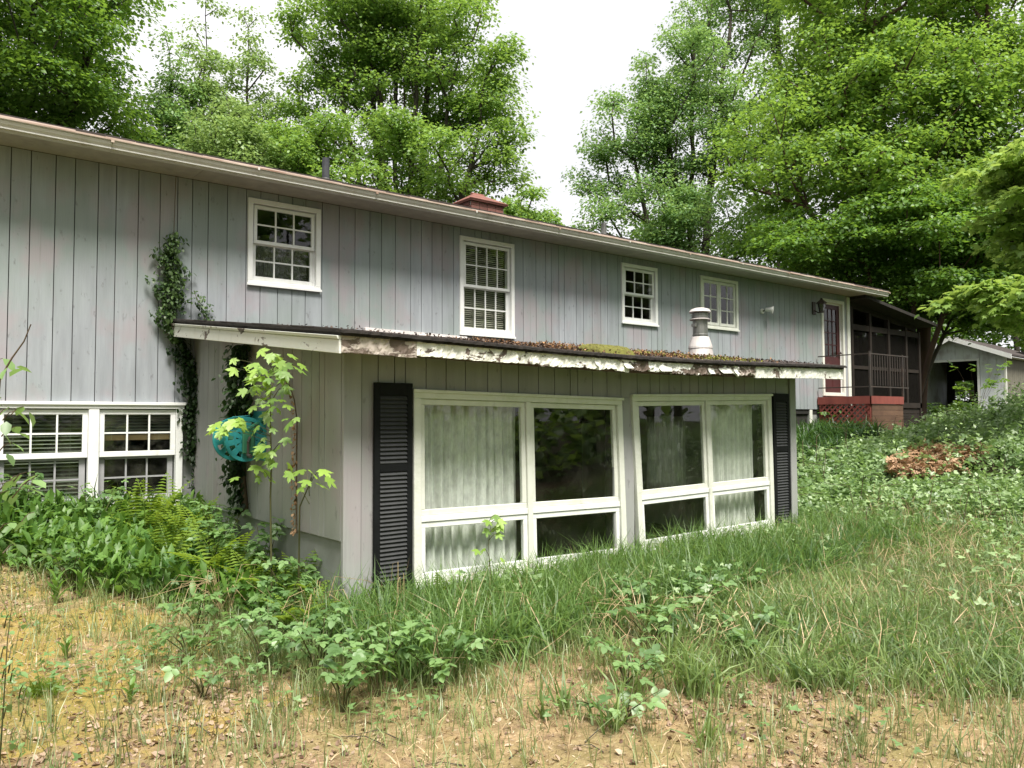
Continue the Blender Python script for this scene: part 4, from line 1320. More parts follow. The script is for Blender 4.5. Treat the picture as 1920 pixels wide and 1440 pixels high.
def blade(arch, n=3, w=.012, twist=0):
    v, f = [], []
    for i in range(n+1):
        t = i/n; a = arch*t*t
        y = math.sin(a)*t*.9; z = t*math.cos(a*.75); ww = w*(1-t**1.6)*(1 if i else .8)
        if i < n: v += [(-ww, y, z), (ww, y, z)]
        else: v.append((0, y, z))
    for i in range(n-1): f.append((2*i, 2*i+1, 2*i+3, 2*i+2))
    f.append((2*n-2, 2*n-1, 2*n))
    return TPL(v, f)
BL = [blade(a) for a in (.4, 1.0, 1.6, 2.1)]
BLW = [blade(a, 4, .022) for a in (.5, 1.0, 1.5, 1.9)]
BLT = [blade(a, 2, .0045) for a in (.15, .5, 1.0)]
def fern_frond(L=1.0, n=20, arch=1.0, w=.17):
    """a frond as one template along +Y rising then arching"""
    v, f = [], []
    P = []
    for i in range(n+1):
        t = i/n; P.append((0, L*(.22*t+.50*t*t*arch), L*(1.05*t - .48*arch*t*t)))
    for i in range(n):
        a, b = P[i], P[i+1]; k = len(v)
        v += [(-.004, a[1], a[2]), (.004, a[1], a[2]), (.004, b[1], b[2]), (-.004, b[1], b[2])]; f.append((k, k+1, k+2, k+3))
        t = (i+.5)/n
        ll = w*L*math.sin(math.pi*min(1, t*.92+.08))**.75*(1.0 if t > .1 else .3)
        for s in (-1, 1):
            k = len(v); d = (b[1]-a[1])*.62
            v += [(0, a[1], a[2]), (s*ll*.5, a[1]+ll*.10-d*.4, a[2]+.006), (s*ll, a[1]+ll*.25, a[2]-.10*ll), (s*ll*.5, a[1]+ll*.16+d*.8, a[2]+.006)]
            f.append((k, k+1, k+2, k+3) if s > 0 else (k, k+3, k+2, k+1))
    return TPL(v, f)

def urand(n, a, b): return RNG.uniform(a, b, n)

LM_MID = leaf_mat('maple_leaf_green', (.075, .165, .034), (.245, .410, .085), (.38, .58, .09))
LM_DEEP = leaf_mat('deep_green_leaf', (.048, .125, .022), (.170, .325, .048), (.30, .50, .055))
LM_PALE = leaf_mat('pale_spring_leaf', (.115, .205, .060), (.290, .430, .130), (.40, .56, .15))
LM_YEL = leaf_mat('yellow_green_leaf', (.055, .140, .020), (.205, .365, .055), (.37, .57, .075))
LM_ASH = leaf_mat('cool_green_leaf', (.085, .195, .060), (.235, .410, .130), (.36, .55, .14))
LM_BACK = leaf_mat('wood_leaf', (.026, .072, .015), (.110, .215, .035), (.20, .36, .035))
LM_NEAR = leaf_mat('near_leaf', (.12, .22, .035), (.32, .48, .10), (.46, .62, .12))
LM_IVY = leaf_mat('ivy_leaf', (.010, .026, .009), (.036, .078, .020), (.04, .09, .02), .025)
LM_GRASS = leaf_mat('grass_blade', (.045, .115, .028), (.270, .375, .120), (.32, .45, .11), .035)
LM_GRASSD = leaf_mat('dark_grass_blade', (.034, .100, .026), (.200, .325, .088), (.26, .41, .08), .03)
LM_GRASS2 = leaf_mat('light_grass_blade', (.12, .18, .055), (.36, .43, .17), (.36, .44, .17), .06)
LM_STRAW = leaf_mat('dry_straw', (.26, .17, .09), (.60, .46, .28), (.4, .3, .15), .03, .15)
LM_LITTER = leaf_mat('fallen_leaf', (.11, .06, .042), (.50, .37, .265), (.3, .2, .1), .02, .12)
LM_STRAW2 = leaf_mat('straw_crumb', (.09, .055, .035), (.58, .46, .31), (.3, .2, .1), .02, .1)
LM_BRUSH = leaf_mat('bramble_leaf', (.10, .205, .055), (.40, .55, .24), (.30, .46, .13), .06)  # pale leaf colour has the sky sheen painted in
LM_LUSH = leaf_mat('lush_leaf', (.042, .125, .024), (.180, .330, .065), (.24, .42, .06), .03)
LM_FERN = leaf_mat('fern_leaf', (.085, .165, .018), (.26, .38, .045), (.34, .48, .04), .04)
LM_RASP = leaf_mat('raspberry_leaf', (.075, .17, .045), (.25, .42, .14), (.28, .46, .12), .06)
LM_DEAD = leaf_mat('dead_bracken', (.22, .13, .07), (.56, .36, .22), (.35, .2, .1), .02, .15)
LM_ROOF = leaf_mat('rusty_roof_litter', (.10, .05, .03), (.42, .24, .12), (.2, .1, .05), .02, .1)
LM_SAP = leaf_mat('sapling_leaf', (.13, .26, .035), (.36, .55, .09), (.45, .65, .08), .06)
LM_LILY = leaf_mat('strap_leaf', (.018, .060, .016), (.065, .150, .032), (.10, .20, .03), .04)

# ------------------------------------------------------------------ trees
def tree(label, base, stems, lobes, nclus, per, crad, lsize, mat, group, r0=.16, tpl=T_LEAF, flat=.38, seed=0, bark=BARK, name='tree', cat='tree', shell=.5, droop=.25, low=0.0):
    R_ = np.random.default_rng(seed)
    base = np.array([base[0], base[1], gz(base[0], base[1])-.15])
    # crown points in the lobes, more of them near the outside
    wts = np.array([l[3]*l[4]*l[5] for l in lobes]); wts = wts/wts.sum()
    P = []
    while len(P) < nclus:
        l = lobes[R_.choice(len(lobes), p=wts)]
        d = R_.normal(size=3); d /= np.linalg.norm(d)
        p = np.array(l[:3]) + d*np.array(l[3:6])*R_.uniform(0, 1)**(1/(3+shell*3))
        if p[2] > base[2]+1.0+low: P.append(p)
    P = np.array(P)
    nodes = [base]; par = [-1]; depth = [0.0]
    for s in stems:
        s = np.array(s, float); prev = 0
        n = max(4, int(np.linalg.norm(s-base)/1.1))
        for i in range(1, n+1):
            t = i/n
            p = base + (s-base)*np.array([t**1.15, t**1.15, t]) + R_.normal(0, .05, 3)*(1 if i < n else 0)
            nodes.append(p); par.append(prev); depth.append(depth[prev]+np.linalg.norm(p-nodes[prev])); prev = len(nodes)-1
    NP = np.array(nodes)
    d0 = np.array([np.min(np.linalg.norm(NP-p, axis=1)) for p in P])
    tips = []
    ndl = list(nodes)
    for idx in np.argsort(d0):
        p = P[idx]
        A_ = np.array(ndl); D_ = np.linalg.norm(A_-p, axis=1)
        cost = D_ + .28*np.array(depth) + 1.6*np.maximum(0, A_[:, 2]-p[2]+.15*D_) + 2.0*(A_[:, 2] < base[2]+1.6+low)
        b = int(np.argmin(cost)); a = A_[b]; L = D_[b]
        k = max(1, int(L/.8)); prev = b
        for j in range(1, k+1):
            t = j/k; q = a+(p-a)*t; q = q + np.array([0, 0, .16*L*math.sin(math.pi*t)]) + (R_.normal(0, .06, 3) if j < k else 0)
            ndl.append(q); par.append(prev); depth.append(depth[prev]+np.linalg.norm(q-ndl[prev])); prev = len(ndl)-1
        tips.append(prev)
    N = len(ndl); A_ = np.array(ndl); par = np.array(par)
    w_ = np.zeros(N)
    for t in tips: w_[t] += 1
    for i in range(N-1, 0, -1): w_[par[i]] += w_[i]
    w_ = np.maximum(w_, .5)
    rad = r0*(w_/w_[0])**.46; rad = np.maximum(rad, .010)
    rad[0] = r0*1.35
    t_ = thing(name, label, cat, (base[0], base[1], base[2]+.15), group)
    # wood
    mb_v, mb_l, mb_s = [], [], []; bs = 0
    for i in range(1, N):
        a, b = A_[par[i]], A_[i]; ra_ = min(rad[par[i]], rad[i]*1.35); rb_ = rad[i]
        ns = 8 if rb_ > .06 else (5 if rb_ > .02 else 3)
        d = (b-a); L = np.linalg.norm(d)+1e-6; d = d/L
        u = np.cross(d, [0, 0, 1.0] if abs(d[2]) < .9 else [1.0, 0, 0]); u /= np.linalg.norm(u); v = np.cross(d, u)
        th = np.arange(ns)*2*math.pi/ns
        c = np.cos(th)[:, None]*u + np.sin(th)[:, None]*v
        mb_v.append(a-d*ra_*.3 + c*ra_); mb_v.append(b + c*rb_)
        k = np.arange(ns); k2 = (k+1) % ns
        mb_l.append((np.stack([k, k2, k2+ns, k+ns], -1)+bs).ravel()); mb_s.append(np.full(ns, 4)); bs += 2*ns
    o = bpy.data.objects.new('trunk', np_mesh('trunk', np.concatenate(mb_v), np.concatenate(mb_l), np.concatenate(mb_s), bark, smooth=True))
    link(o, t_)
    # leaves
    C = A_[tips]; n = len(C)*per
    ci = np.repeat(np.arange(len(C)), per)
    cr = crad*R_.uniform(.65, 1.3, len(C))
    g = R_.normal(size=(n, 3)); g /= np.maximum(np.linalg.norm(g, axis=1)[:, None], .3)
    g *= (R_.uniform(0, 1, n)**.45*np.where(R_.uniform(0, 1, n) < .18, R_.uniform(1.0, 1.6, n), 1.0))[:, None]
    pos = C[ci] + g*np.stack([cr[ci], cr[ci], cr[ci]*flat], -1)
    pos[:, 2] -= droop*cr[ci]*(g[:, 0]**2+g[:, 1]**2)
    ct = R_.uniform(.15, .85, len(C))
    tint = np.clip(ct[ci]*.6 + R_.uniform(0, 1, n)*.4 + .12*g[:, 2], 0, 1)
    yaw = np.arctan2(-g[:, 0], g[:, 1]) + R_.normal(0, .9, n)
    Rm = rotm(yaw, R_.normal(-.35, .35, n), R_.normal(0, .45, n))
    sz = lsize*R_.uniform(.5, 1.3, n)
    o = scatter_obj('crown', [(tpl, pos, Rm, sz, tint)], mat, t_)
    return t_

GT = 'trees growing behind the house'
def W(px, dep, py=700):
    p = atd(px, py, dep); return (p.x, p.y, p.z)
def lobe(px, py, dep, rx, ry, rz): return (*W(px, dep, py), rx, ry, rz)

# big dark maple at the left edge
tree('dense deep green maple filling the top left corner behind the roof', W(60, 21)[:2], [W(60, 21, 60), W(-60, 21, 0), W(150, 21, 40)],
     [lobe(-10, 60, 20, 2.9, 3.2, 2.4), lobe(140, 110, 20, 1.2, 2.0, 1.2), lobe(50, -120, 21, 3.0, 3, 2.4), lobe(90, 190, 20.5, 2.2, 2, 1.0), lobe(-150, 100, 20, 2.5, 2.5, 2.5), lobe(165, 30, 20, .7, 1.2, .9)],
     270, 300, .85, .135, LM_DEEP, GT, .24, flat=.4, seed=1)
# slender pale trees
for i, (px, dep, top, lab, w_) in enumerate([(385, 25, 0, 'tallest slender pale tree with a thin pointed top', 1.0), (465, 26, 20, 'airy pale tree with wispy crown left of the big vase shaped tree', .9),
                           (318, 24, 70, 'slender pale tree next to the gap of sky at the left', .85), (545, 27, 165, 'thin sapling tree with bare twigs in front of the big tree', .7),
                           (425, 23, 150, 'rounded pale young tree low in front of the slender ones', 1.0), (250, 23, 190, 'low bright green young tree just above the gutter', .95), (520, 24.5, 210, 'leafy young tree behind the black vent pipe', 1.0)]):
    mid = (top+330)/2
    tree(lab, W(px, dep)[:2], [W(px, dep, top+30)],
         [lobe(px, top+45, dep, .45*w_, .45, 1.1), lobe(px+8, top+125, dep, .85*w_, .9, .9), lobe(px-4, mid+45, dep, 1.25*w_, 1.2, 1.2), lobe(px, 300, dep, 1.45*w_, 1.4, 1.1)],
         100 if i < 3 else 85, 120, .50, .115, [LM_PALE, LM_PALE, LM_ASH, LM_PALE, LM_PALE, LM_MID, LM_MID][i], GT, .10, flat=.5, seed=20+i, shell=.2)
# the big multi stemmed tree
tree('large vase shaped maple with several grey stems behind the chimney', W(755, 27)[:2],
     [W(700, 27, 60), W(735, 27.5, -40), W(790, 26.5, 0), W(860, 27, 110), W(640, 26.5, 170), W(900, 26, 250), W(600, 27, 280), W(680, 28, 20), W(820, 28, -20), W(760, 27, 20)],
     [lobe(760, -60, 27, 2.6, 2.6, 2.2), lobe(650, 60, 27, 1.9, 2.2, 1.8), lobe(860, 120, 27, 1.9, 2.2, 2.0), lobe(600, 190, 27, 1.1, 1.6, 1.2),
      lobe(915, 235, 26.5, 1.25, 1.8, 1.4), lobe(760, 150, 28, 2.6, 2.2, 2.4), lobe(700, 270, 26, 2.3, 2.2, .9), lobe(860, 300, 26, 2.5, 2, .85), lobe(720, 350, 25.5, 2.6, 2, .6), lobe(600, 320, 26, 1.2, 1.5, .7), lobe(960, 325, 26, .7, .9, .3)],
     440, 225, .72, .130, LM_MID, GT, .27, flat=.42, seed=5, shell=.55)
tree('small round tree filling the notch right of the chimney', W(975, 31)[:2], [W(975, 31, 385)], [lobe(975, 400, 31, 1.3, 1.3, 1.0), lobe(1000, 425, 31, .9, 1, .6)], 60, 110, .5, .15, LM_MID, GT, .12, seed=6, flat=.5)
# pale ash like tree on the left of the right hand group
tree('tall airy ash tree at the right side of the sky gap', W(1290, 31)[:2],
     [W(1300, 31, 80), W(1250, 31, 170), W(1370, 31, 20), W(1190, 31, 300)],
     [lobe(1370, 30, 32, 1.7, 2.2, 2.0), lobe(1270, 130, 31, 1.5, 2, 1.7), lobe(1180, 240, 31, 1.4, 1.8, 1.5), lobe(1290, 250, 31.5, 2.2, 2.2, 2.4),
      lobe(1130, 330, 31, .9, 1.3, 1.0), lobe(1220, 400, 30.5, 2.5, 2.2, 1.5), lobe(1330, 420, 30, 2.6, 2.2, 1.5), lobe(1110, 410, 30.5, .7, 1, .6), lobe(1400, 200, 31, 1.6, 2, 2.5), lobe(1110, 280, 31, .45, .8, .35)],
     400, 200, .66, .130, LM_ASH, GT, .26, flat=.55, seed=8, shell=.4)
tree('tall spindly tree glimpsed between the ash and the bright maple', W(1500, 33)[:2], [W(1500, 33, 20), W(1450, 33, -40)],
     [lobe(1480, 30, 33, 1.9, 2, 2.2), lobe(1520, 240, 33, 2.4, 2, 3.0), lobe(1420, -60, 33, 1.6, 1.6, 1.6)], 170, 200, .8, .14, LM_MID, GT, .2, seed=9, flat=.5)
# the big bright maple
tree('broad bright yellow green maple with layered boughs right of the house', W(1715, 25)[:2],
     [W(1700, 25, 60), W(1640, 25, 120), W(1800, 25, 100), W(1560, 24, 250), W(1480, 23.5, 330)],
     [lobe(1680, -30, 25, 3.6, 3, 2.4), lobe(1560, 120, 25, 2.0, 2.2, 1.6), lobe(1450, 230, 24, 1.7, 2, 1.2), lobe(1380, 300, 23.5, 1.0, 1.2, .55), lobe(1700, 200, 24, 3.4, 2.8, 2.2),
      lobe(1530, 330, 23.5, 2.6, 2.2, 1.1), lobe(1720, 340, 23, 3.4, 2.4, 1.4), lobe(1850, 220, 24, 2.4, 2.4, 2.6), lobe(1900, 20, 25, 2.4, 2.4, 2.4)],
     640, 205, .90, .140, LM_YEL, GT, .32, flat=.32, seed=12, shell=.45, bark=BARKR)
tree('shaded green maple with low drooping boughs under the bright maple', W(1700, 22.8)[:2],
     [W(1718, 22.5, 330), W(1600, 22, 420), W(1830, 22, 430)],
     [lobe(1560, 450, 22.5, 2.4, 2, .8), lobe(1720, 430, 22, 2.8, 2.2, 1.1), lobe(1870, 450, 22, 2.4, 2.2, 1.1), lobe(1800, 540, 21.5, 2.0, 1.6, .6), lobe(1640, 520, 23.5, 1.6, 1.4, .6), lobe(1470, 440, 24, 1.6, 1.5, .7)],
     330, 200, .80, .125, LM_DEEP, GT, .12, flat=.24, seed=13, bark=BARKR, low=.8)
tree('small leaning dark tree between the porch and the garage', W(1703, 24)[:2],
     [W(1745, 23.8, 640), W(1800, 23.5, 560)],
     [lobe(1800, 560, 23.5, 1.5, 1.4, .45), lobe(1870, 580, 23, 1.2, 1.2, .35), lobe(1740, 560, 24, 1.2, 1.2, .4), lobe(1840, 610, 23, .9, .9, .25)],
     120, 170, .5, .115, LM_DEEP, GT, .06, flat=.3, seed=14, low=.6)
# near branch at the right edge
tree('nearby pale leaved maple reaching in from the right edge', W(2160, 13.5)[:2],
     [W(2120, 13.2, 380), W(2080, 13, 520)],
     [lobe(1960, 300, 12.6, 1.1, 1.2, .45), lobe(1905, 385, 12.4, .75, .9, .30), lobe(1900, 560, 12.3, 1.05, 1.0, .26), lobe(2010, 450, 13, 1.0, 1, .8), lobe(1850, 590, 12.2, .55, .6, .12), lobe(2000, 600, 12.6, .9, .9, .3)],
     150, 110, .36, .125, LM_NEAR, GT, .11, tpl=T_MAPLE_S, flat=.32, seed=15, shell=.2, low=.8)

# woods further off, dense masses nobody can count
def woods(name, label, spots, per, leaf, mat, seed, kind='stuff'):
    R_ = np.random.default_rng(seed)
    parts = []
    TV, TL, TS = [], [], []; bs = 0
    for (x, y, rx, rz_, zc) in spots:
        g = gz(x, y)
        ncl = per//60
        d = R_.normal(size=(ncl, 3)); d /= np.linalg.norm(d, axis=1)[:, None]
        C = np.array([x, y, g+zc]) + d*np.array([rx, rx, rz_])*(R_.uniform(.1, 1, (ncl, 1))**.4)
        ci = np.repeat(np.arange(ncl), 60); n = len(ci)
        gg = R_.normal(size=(n, 3))*.5*np.array([1, 1, .45])*max(.8, leaf*3.2)
        pos = C[ci]+gg; pos[:, 2] = np.maximum(pos[:, 2], g+.2)
        tint = np.clip(R_.uniform(.1, .8, ncl)[ci]*.6+R_.uniform(0, .4, n), 0, 1)
        parts.append((T_LEAF, pos, rotm(R_.uniform(0, 6.28, n), R_.normal(-.3, .45, n), R_.normal(0, .5, n)), leaf*R_.uniform(.6, 1.3, n), tint))
        th = np.arange(6)*math.pi/3; c = np.stack([np.cos(th), np.sin(th), 0*th], -1)
        TV += [np.array([x, y, g-.2])+c*.16, np.array([x+R_.normal()*.3, y+R_.normal()*.3, g+zc+rz_*.5])+c*.05]
        k = np.arange(6); k2 = (k+1) % 6
        TL.append((np.stack([k, k2, k2+6, k+6], -1)+bs).ravel()); TS.append(np.full(6, 4)); bs += 12
    o = scatter_obj(name, parts, mat); tag(o, label, 'woods', None, kind)
    t = bpy.data.objects.new('woodland_trunks', np_mesh('woodland_trunks', np.concatenate(TV), np.concatenate(TL), np.concatenate(TS), BARK)); link(t)
    tag(t, label.replace('foliage', 'trunks'), 'tree trunks', None, 'stuff')

R_ = np.random.default_rng(77)
sp = []
for i in range(44):
    px = R_.uniform(1110, 2250); dep = R_.uniform(36, 52)
    p = atd(px, 700, dep); h = R_.uniform(5.2, 7.0) if px < 1450 else R_.uniform(5.0, 7.5)
    sp.append((p.x, p.y, R_.uniform(1.8, 3.0), h*.8, h))
for px, dep in ((1700, 41), (1745, 40), (1790, 41), (1840, 42), (1900, 41), (1600, 41)):
    p = atd(px, 700, dep); sp.append((p.x, p.y, 2.6, 2.4, 2.2))
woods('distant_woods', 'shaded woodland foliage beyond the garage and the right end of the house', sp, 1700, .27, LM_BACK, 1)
sp = []
for i in range(26):
    px = R_.uniform(-100, 930); dep = R_.uniform(27, 36)
    p = atd(px, 700, dep); h = R_.uniform(5.2, 6.6) if px > 480 else R_.uniform(5.6, 7.0)
    sp.append((p.x, p.y, R_.uniform(1.6, 2.4), h*.75, h))
woods('rear_woods', 'low woodland foliage showing just over the left part of the roof', sp, 1700, .2, LM_MID, 2)
sp = []
for i in range(34):
    a = R_.uniform(math.radians(95), math.radians(300)); r_ = R_.uniform(17, 27)
    h = R_.uniform(6.5, 9.5)
    sp.append((2+r_*math.sin(a), -9+r_*math.cos(a), R_.uniform(2.2, 3.4), h*.85, h))
woods('facing_woods', 'woodland foliage on the far side of the clearing opposite the house', sp, 1500, .48, LM_MID, 3)

# ------------------------------------------------------------------ ground cover
def yedge(x): return -4.3 - .78*(x-2.5)
def inside_house(x, y):
    return ((x > XS-.03) & (x < XE+.03) & (y > YF-.03)) | (y > -.03)

def ground_pts(n, x0, x1, y0, y1, dens, seed):
    R_ = np.random.default_rng(seed)
    x = R_.uniform(x0, x1, n); y = R_.uniform(y0, y1, n)
    keep = (R_.uniform(0, 1, n) < dens(x, y)) & ((x < 3) | (y > -9.2) | True) & ~inside_house(x, y) & (np.hypot(x, y+9.43) > 1.2)
    keep &= ~((x > DX0-.05) & (x < 21) & (y > DY0-.05))
    x, y = x[keep], y[keep]
    return x, y, ground(x, y), R_

def blades(name, label, n, box, dens, h0, h1, tpls, mat, seed, lean=.15, wscale=1.0, cat='grass', clump=0):
    x, y, z, R_ = ground_pts(n, *box, dens, seed)
    if clump:
        # gather blades to tufts
        k = max(1, len(x)//clump); ix = R_.integers(0, k, len(x))
        rr = np.abs(R_.normal(0, .045, len(x))); th = R_.uniform(0, 6.28, len(x))
        x = x[ix]+rr*np.cos(th); y = y[ix]+rr*np.sin(th); z = ground(x, y)
        keep = ~inside_house(x, y); x, y, z = x[keep], y[keep], z[keep]
    m = len(x)
    h = R_.uniform(h0, h1, m)*(1+.25*snoise(x, y, seed, 1.3))
    yaw = R_.uniform(0, 6.28, m)
    Rm = rotm(yaw, R_.normal(0, lean, m), R_.normal(0, lean, m))
    tint = np.clip(.5+.34*snoise(x, y, seed+5, 1.1)+.18*snoise(x, y, seed+6, 4)+R_.normal(0, .27, m), 0, 1)
    w = h*0+1
    sc = np.stack([wscale*np.ones(m), h, h], -1)
    which = R_.integers(0, len(tpls), m)
    pos = np.stack([x, y, z-.01], -1)
    parts = [(t, pos[which == i], Rm[which == i], sc[which == i], tint[which == i]) for i, t in enumerate(tpls)]
    o = scatter_obj(name, parts, mat)
    return tag(o, label, cat, None, 'stuff')

# tall grass along the front wall
def d_tall(x, y):
    w = 1.15 + .22*snoise(x, y, 31, .8)
    return sstep((w+.35-(YF-y))/.4)*sstep((x-2.35)/.35)*sstep((10.2-x)/1.0)
blades('tall_grass', 'tall dark green arching grass along the foot of the extension', 36000, (2.3, 10.3, -5.8, YF), d_tall, .28, .60, BL, LM_GRASSD, 41, .24, .62, clump=9)
def d_mid(x, y):
    e = y - yedge(x) + .95*snoise(x, y, 33, 1.0)
    return sstep((e+1.1)/1.9)*sstep((x-3.4)/1.6)*sstep((13-x)/2.5)*(.35+.65*sstep((snoise(x, y, 34, 1.4)+.6)/.9))
blades('meadow_grass', 'mid height green grass spreading right from the house front', 85000, (2.8, 13, -9.5, -3.6), d_mid, .16, .42, BL, LM_GRASS, 42, .28, .7, clump=7)
def d_sparse(x, y):
    e = y - yedge(x)
    return np.clip(.32+.40*sstep((x-3.0)/1.5)+.55*sstep((e+1.6)/1.6), 0, 1)*(.22+.78*sstep((snoise(x, y, 35, 1.1)+.35)/.8))*(.35+.65*sstep((x-1.0)/2.2))*(1+1.2*sstep((x-4)/1.5))
def d_tuft(x, y):
    e = y - yedge(x)
    return .9*np.exp(-((e+.9)/1.0)**2)*sstep((snoise(x, y, 37, 2.3)+.05)/.35)*sstep((x-2.6)/1.0)
blades('grass_tufts', 'separate coarse grass tufts along the ragged edge of the meadow', 26000, (2.4, 9.5, -9.4, -4.2), d_tuft, .14, .34, BL, LM_GRASS, 46, .3, .6, clump=14)
blades('sparse_grass', 'thin light green grass shoots over the bare foreground', 250000, (-1.0, 9.5, -9.2, -1.5), d_sparse, .07, .27, BLT, LM_GRASS2, 43, .16, .8, clump=5)
blades('dry_straw', 'flattened dry straw among the foreground litter', 60000, (-1.2, 9.0, -9.0, -1.2), lambda x, y: .7+0*x, .04, .15, BLT, LM_STRAW, 44, 1.45, .9)
blades('tall_shoots', 'upright greener shoots rising from the foreground litter', 34000, (.0, 8.8, -9.2, -4.3), lambda x, y: .6*sstep((snoise(x, y, 36, .9)+.25)/.7)*(.35+.65*sstep((x-2.2)/2)), .16, .34, BLT, LM_GRASS2, 45, .12, .8, clump=9)

# leaf litter
x, y, z, R_ = ground_pts(42000, -1.2, 9.0, -9.0, -1.0, lambda x, y: .12+.88*sstep((snoise(x, y, 51, 1.9)+.05)/.4), 52)
m_ = len(x)
curl = TPL([(0,0,.02), (.38,.2,.22), (.30,.7,.20), (0,1,.05), (-.30,.7,.22), (-.38,.25,.16), (0,.45,-.02)], [(0,1,6), (1,2,6), (2,3,6), (3,4,6), (4,5,6), (5,0,6)])
o = scatter_obj('leaf_litter', [(curl, np.stack([x, y, z+.004], -1), rotm(R_.uniform(0, 6.28, m_), R_.normal(0, .35, m_), R_.normal(0, .5, m_)), R_.uniform(.012, .045, m_)**1.0, np.clip(R_.normal(.55, .33, m_), 0, 1))], LM_LITTER)
tag(o, 'dry pinkish brown fallen leaves strewn over the foreground', 'leaf litter', None, 'stuff')
x, y, z, R_ = ground_pts(75000, -1.0, 8.0, -9.0, -1.2, lambda x, y: .5+.5*sstep((snoise(x, y, 53, 2.6)+.3)/.6)+0*x, 54)
m_ = len(x)
o = scatter_obj('litter_crumbs', [(T_LEAF, np.stack([x, y, z+.003], -1), rotm(R_.uniform(0, 6.28, m_), R_.normal(0, .5, m_), R_.normal(0, .6, m_)), np.stack([R_.uniform(.004, .014, m_), R_.uniform(.008, .028, m_), np.full(m_, .02)], -1), np.clip(R_.normal(.5, .35, m_), 0, 1))], LM_STRAW2)
tag(o, 'small broken bits of straw and bark covering the bare ground', 'litter', None, 'stuff')
# seedlings coming up all over the litter
x, y, z, R_ = ground_pts(17000, .4, 8.2, -8.8, -2.4, lambda x, y: .75*sstep((snoise(x, y, 55, 1.0)+snoise(x, y, 56, 3.2)*.7-.05)/.5)*(.25+.75*sstep((y-yedge(x)+3.2)/2.2)), 57)
m_ = len(x)
o = scatter_obj('seedling_cover', [(T_TRI, np.stack([x, y, z+R_.uniform(.03, .14, m_)], -1), rotm(R_.uniform(0, 6.28, m_), R_.normal(.05, .35, m_), R_.normal(0, .3, m_)), R_.uniform(.035, .075, m_), np.clip(R_.normal(.55, .25, m_), 0, 1))], LM_RASP)
tag(o, 'small leafy seedlings scattered through the foreground grass', 'seedlings', None, 'stuff')
# twigs
tw = MB(); r = np.random.default_rng(61)
for k in range(70):
    x, y = r.uniform(.3, 7), r.uniform(-8.4, -3.2)
    if inside_house(np.array(x), np.array(y)): continue
    a = r.uniform(0, 3.14); L = r.uniform(.08, .32); z = gz(x, y)
    tw.tube([(x, y, z+.006), (x+L*.5*math.cos(a), y+L*.5*math.sin(a), z+.012+r.uniform(0, .02)), (x+L*math.cos(a+.3), y+L*math.sin(a+.3), z+.006)], [.003, .0025, .0015], 4)
o = tw.build('fallen_twigs', BARK); tag(o, 'thin broken twigs lying on the litter', 'twigs', None, 'stuff')

# lush herbs by the left wall
def yl(x): return np.where(x < .8, -1.05, -1.05-1.55*(x-.8))
def d_lush(x, y):
    e = y - yl(x) + .25*snoise(x, y, 71, 1.5)
    return sstep((e+.15)/.35)*sstep((3.1-x)/.4)
x, y, z, R_ = ground_pts(24000, -2.5, 3.1, -4.6, -.05, d_lush, 72)
m_ = len(x)
hh = R_.uniform(.06, .32, m_)*(1+.45*snoise(x, y, 73, 1.6))*(1+.8*sstep((y+1.4)/1.0))
pos = np.stack([x, y, z+hh], -1)
k = m_//2
Rl = rotm(R_.uniform(0, 6.28, m_), R_.normal(.35, .45, m_), R_.normal(0, .3, m_))
tint = np.clip(.5+.3*snoise(x, y, 74, 2.0)+R_.normal(0, .22, m_), 0, 1)
o = scatter_obj('herb_carpet', [(T_TRI5, pos[:k], Rl[:k], R_.uniform(.065, .13, k), tint[:k]),
                                (T_LANCE, pos[k:]-np.array([0, 0, .05]), rotm(R_.uniform(0, 6.28, m_-k), R_.normal(1.0, .3, m_-k), R_.normal(0, .3, m_-k)), R_.uniform(.09, .19, m_-k), tint[k:])], LM_LUSH)
tag(o, 'lush mixed green herbs crowding the foot of the left wall', 'ground cover', None, 'stuff')
blades('herb_grass', 'green grass blades mixed into the herbs by the left wall', 14000, (-2.5, 3.1, -4.6, -.05), d_lush, .15, .36, BL, LM_GRASS, 75, .2, .6)

# undergrowth along the far side of the clearing, seen in the window reflections
x, y, z, R_ = ground_pts(15000, -22, 16, -32, -11.5, lambda x, y: sstep((np.hypot(x-2.5, y+6)-6.5)/2), 79)
m_ = len(x)
o = scatter_obj('clearing_undergrowth', [(T_LEAF, np.stack([x, y, z+R_.uniform(.0, 1, m_)**1.3*(.7+.07*np.hypot(x-2, y+8))], -1), rotm(R_.uniform(0, 6.28, m_), R_.normal(.05, .5, m_), R_.normal(0, .4, m_)), R_.uniform(.3, .55, m_), np.clip(R_.normal(.4, .2, m_), 0, 1))], LM_MID)
tag(o, 'leafy undergrowth along the far side of the clearing', 'undergrowth', None, 'stuff')

# bramble slope on the right
def canopy(x, y): return np.maximum(.12, (.36+.26*sstep((x-11.5)/2.5)*sstep((-2.6-y)/1.2)+.28*sstep((x-14.5)/2.5)*sstep((-3.0-y)/1.0)+.24*snoise(x, y, 81, .8)+.17*snoise(x, y, 82, 2.2))*(1-.45*sstep((y+3.2)/1.6)*sstep((x-12)/2)))
def d_brush(x, y):
    e = (x - 9.2) + (y+5.0)*.55 + .5*snoise(x, y, 83, .7)
    near_house = sstep((-.8-y)/.8)
    dead = 1-.72*np.exp(-(((x-12.9)/.75)**2+((y+3.8)/.5)**2)**2)
    return sstep((e+.3)/1.0)*dead*np.where(x < 15.8, sstep((-1.5-y+(x-9)*.08)/.9), 1.0)
x, y, z, R_ = ground_pts(95000, 8.2, 22, -10.5, -.3, d_brush, 84)
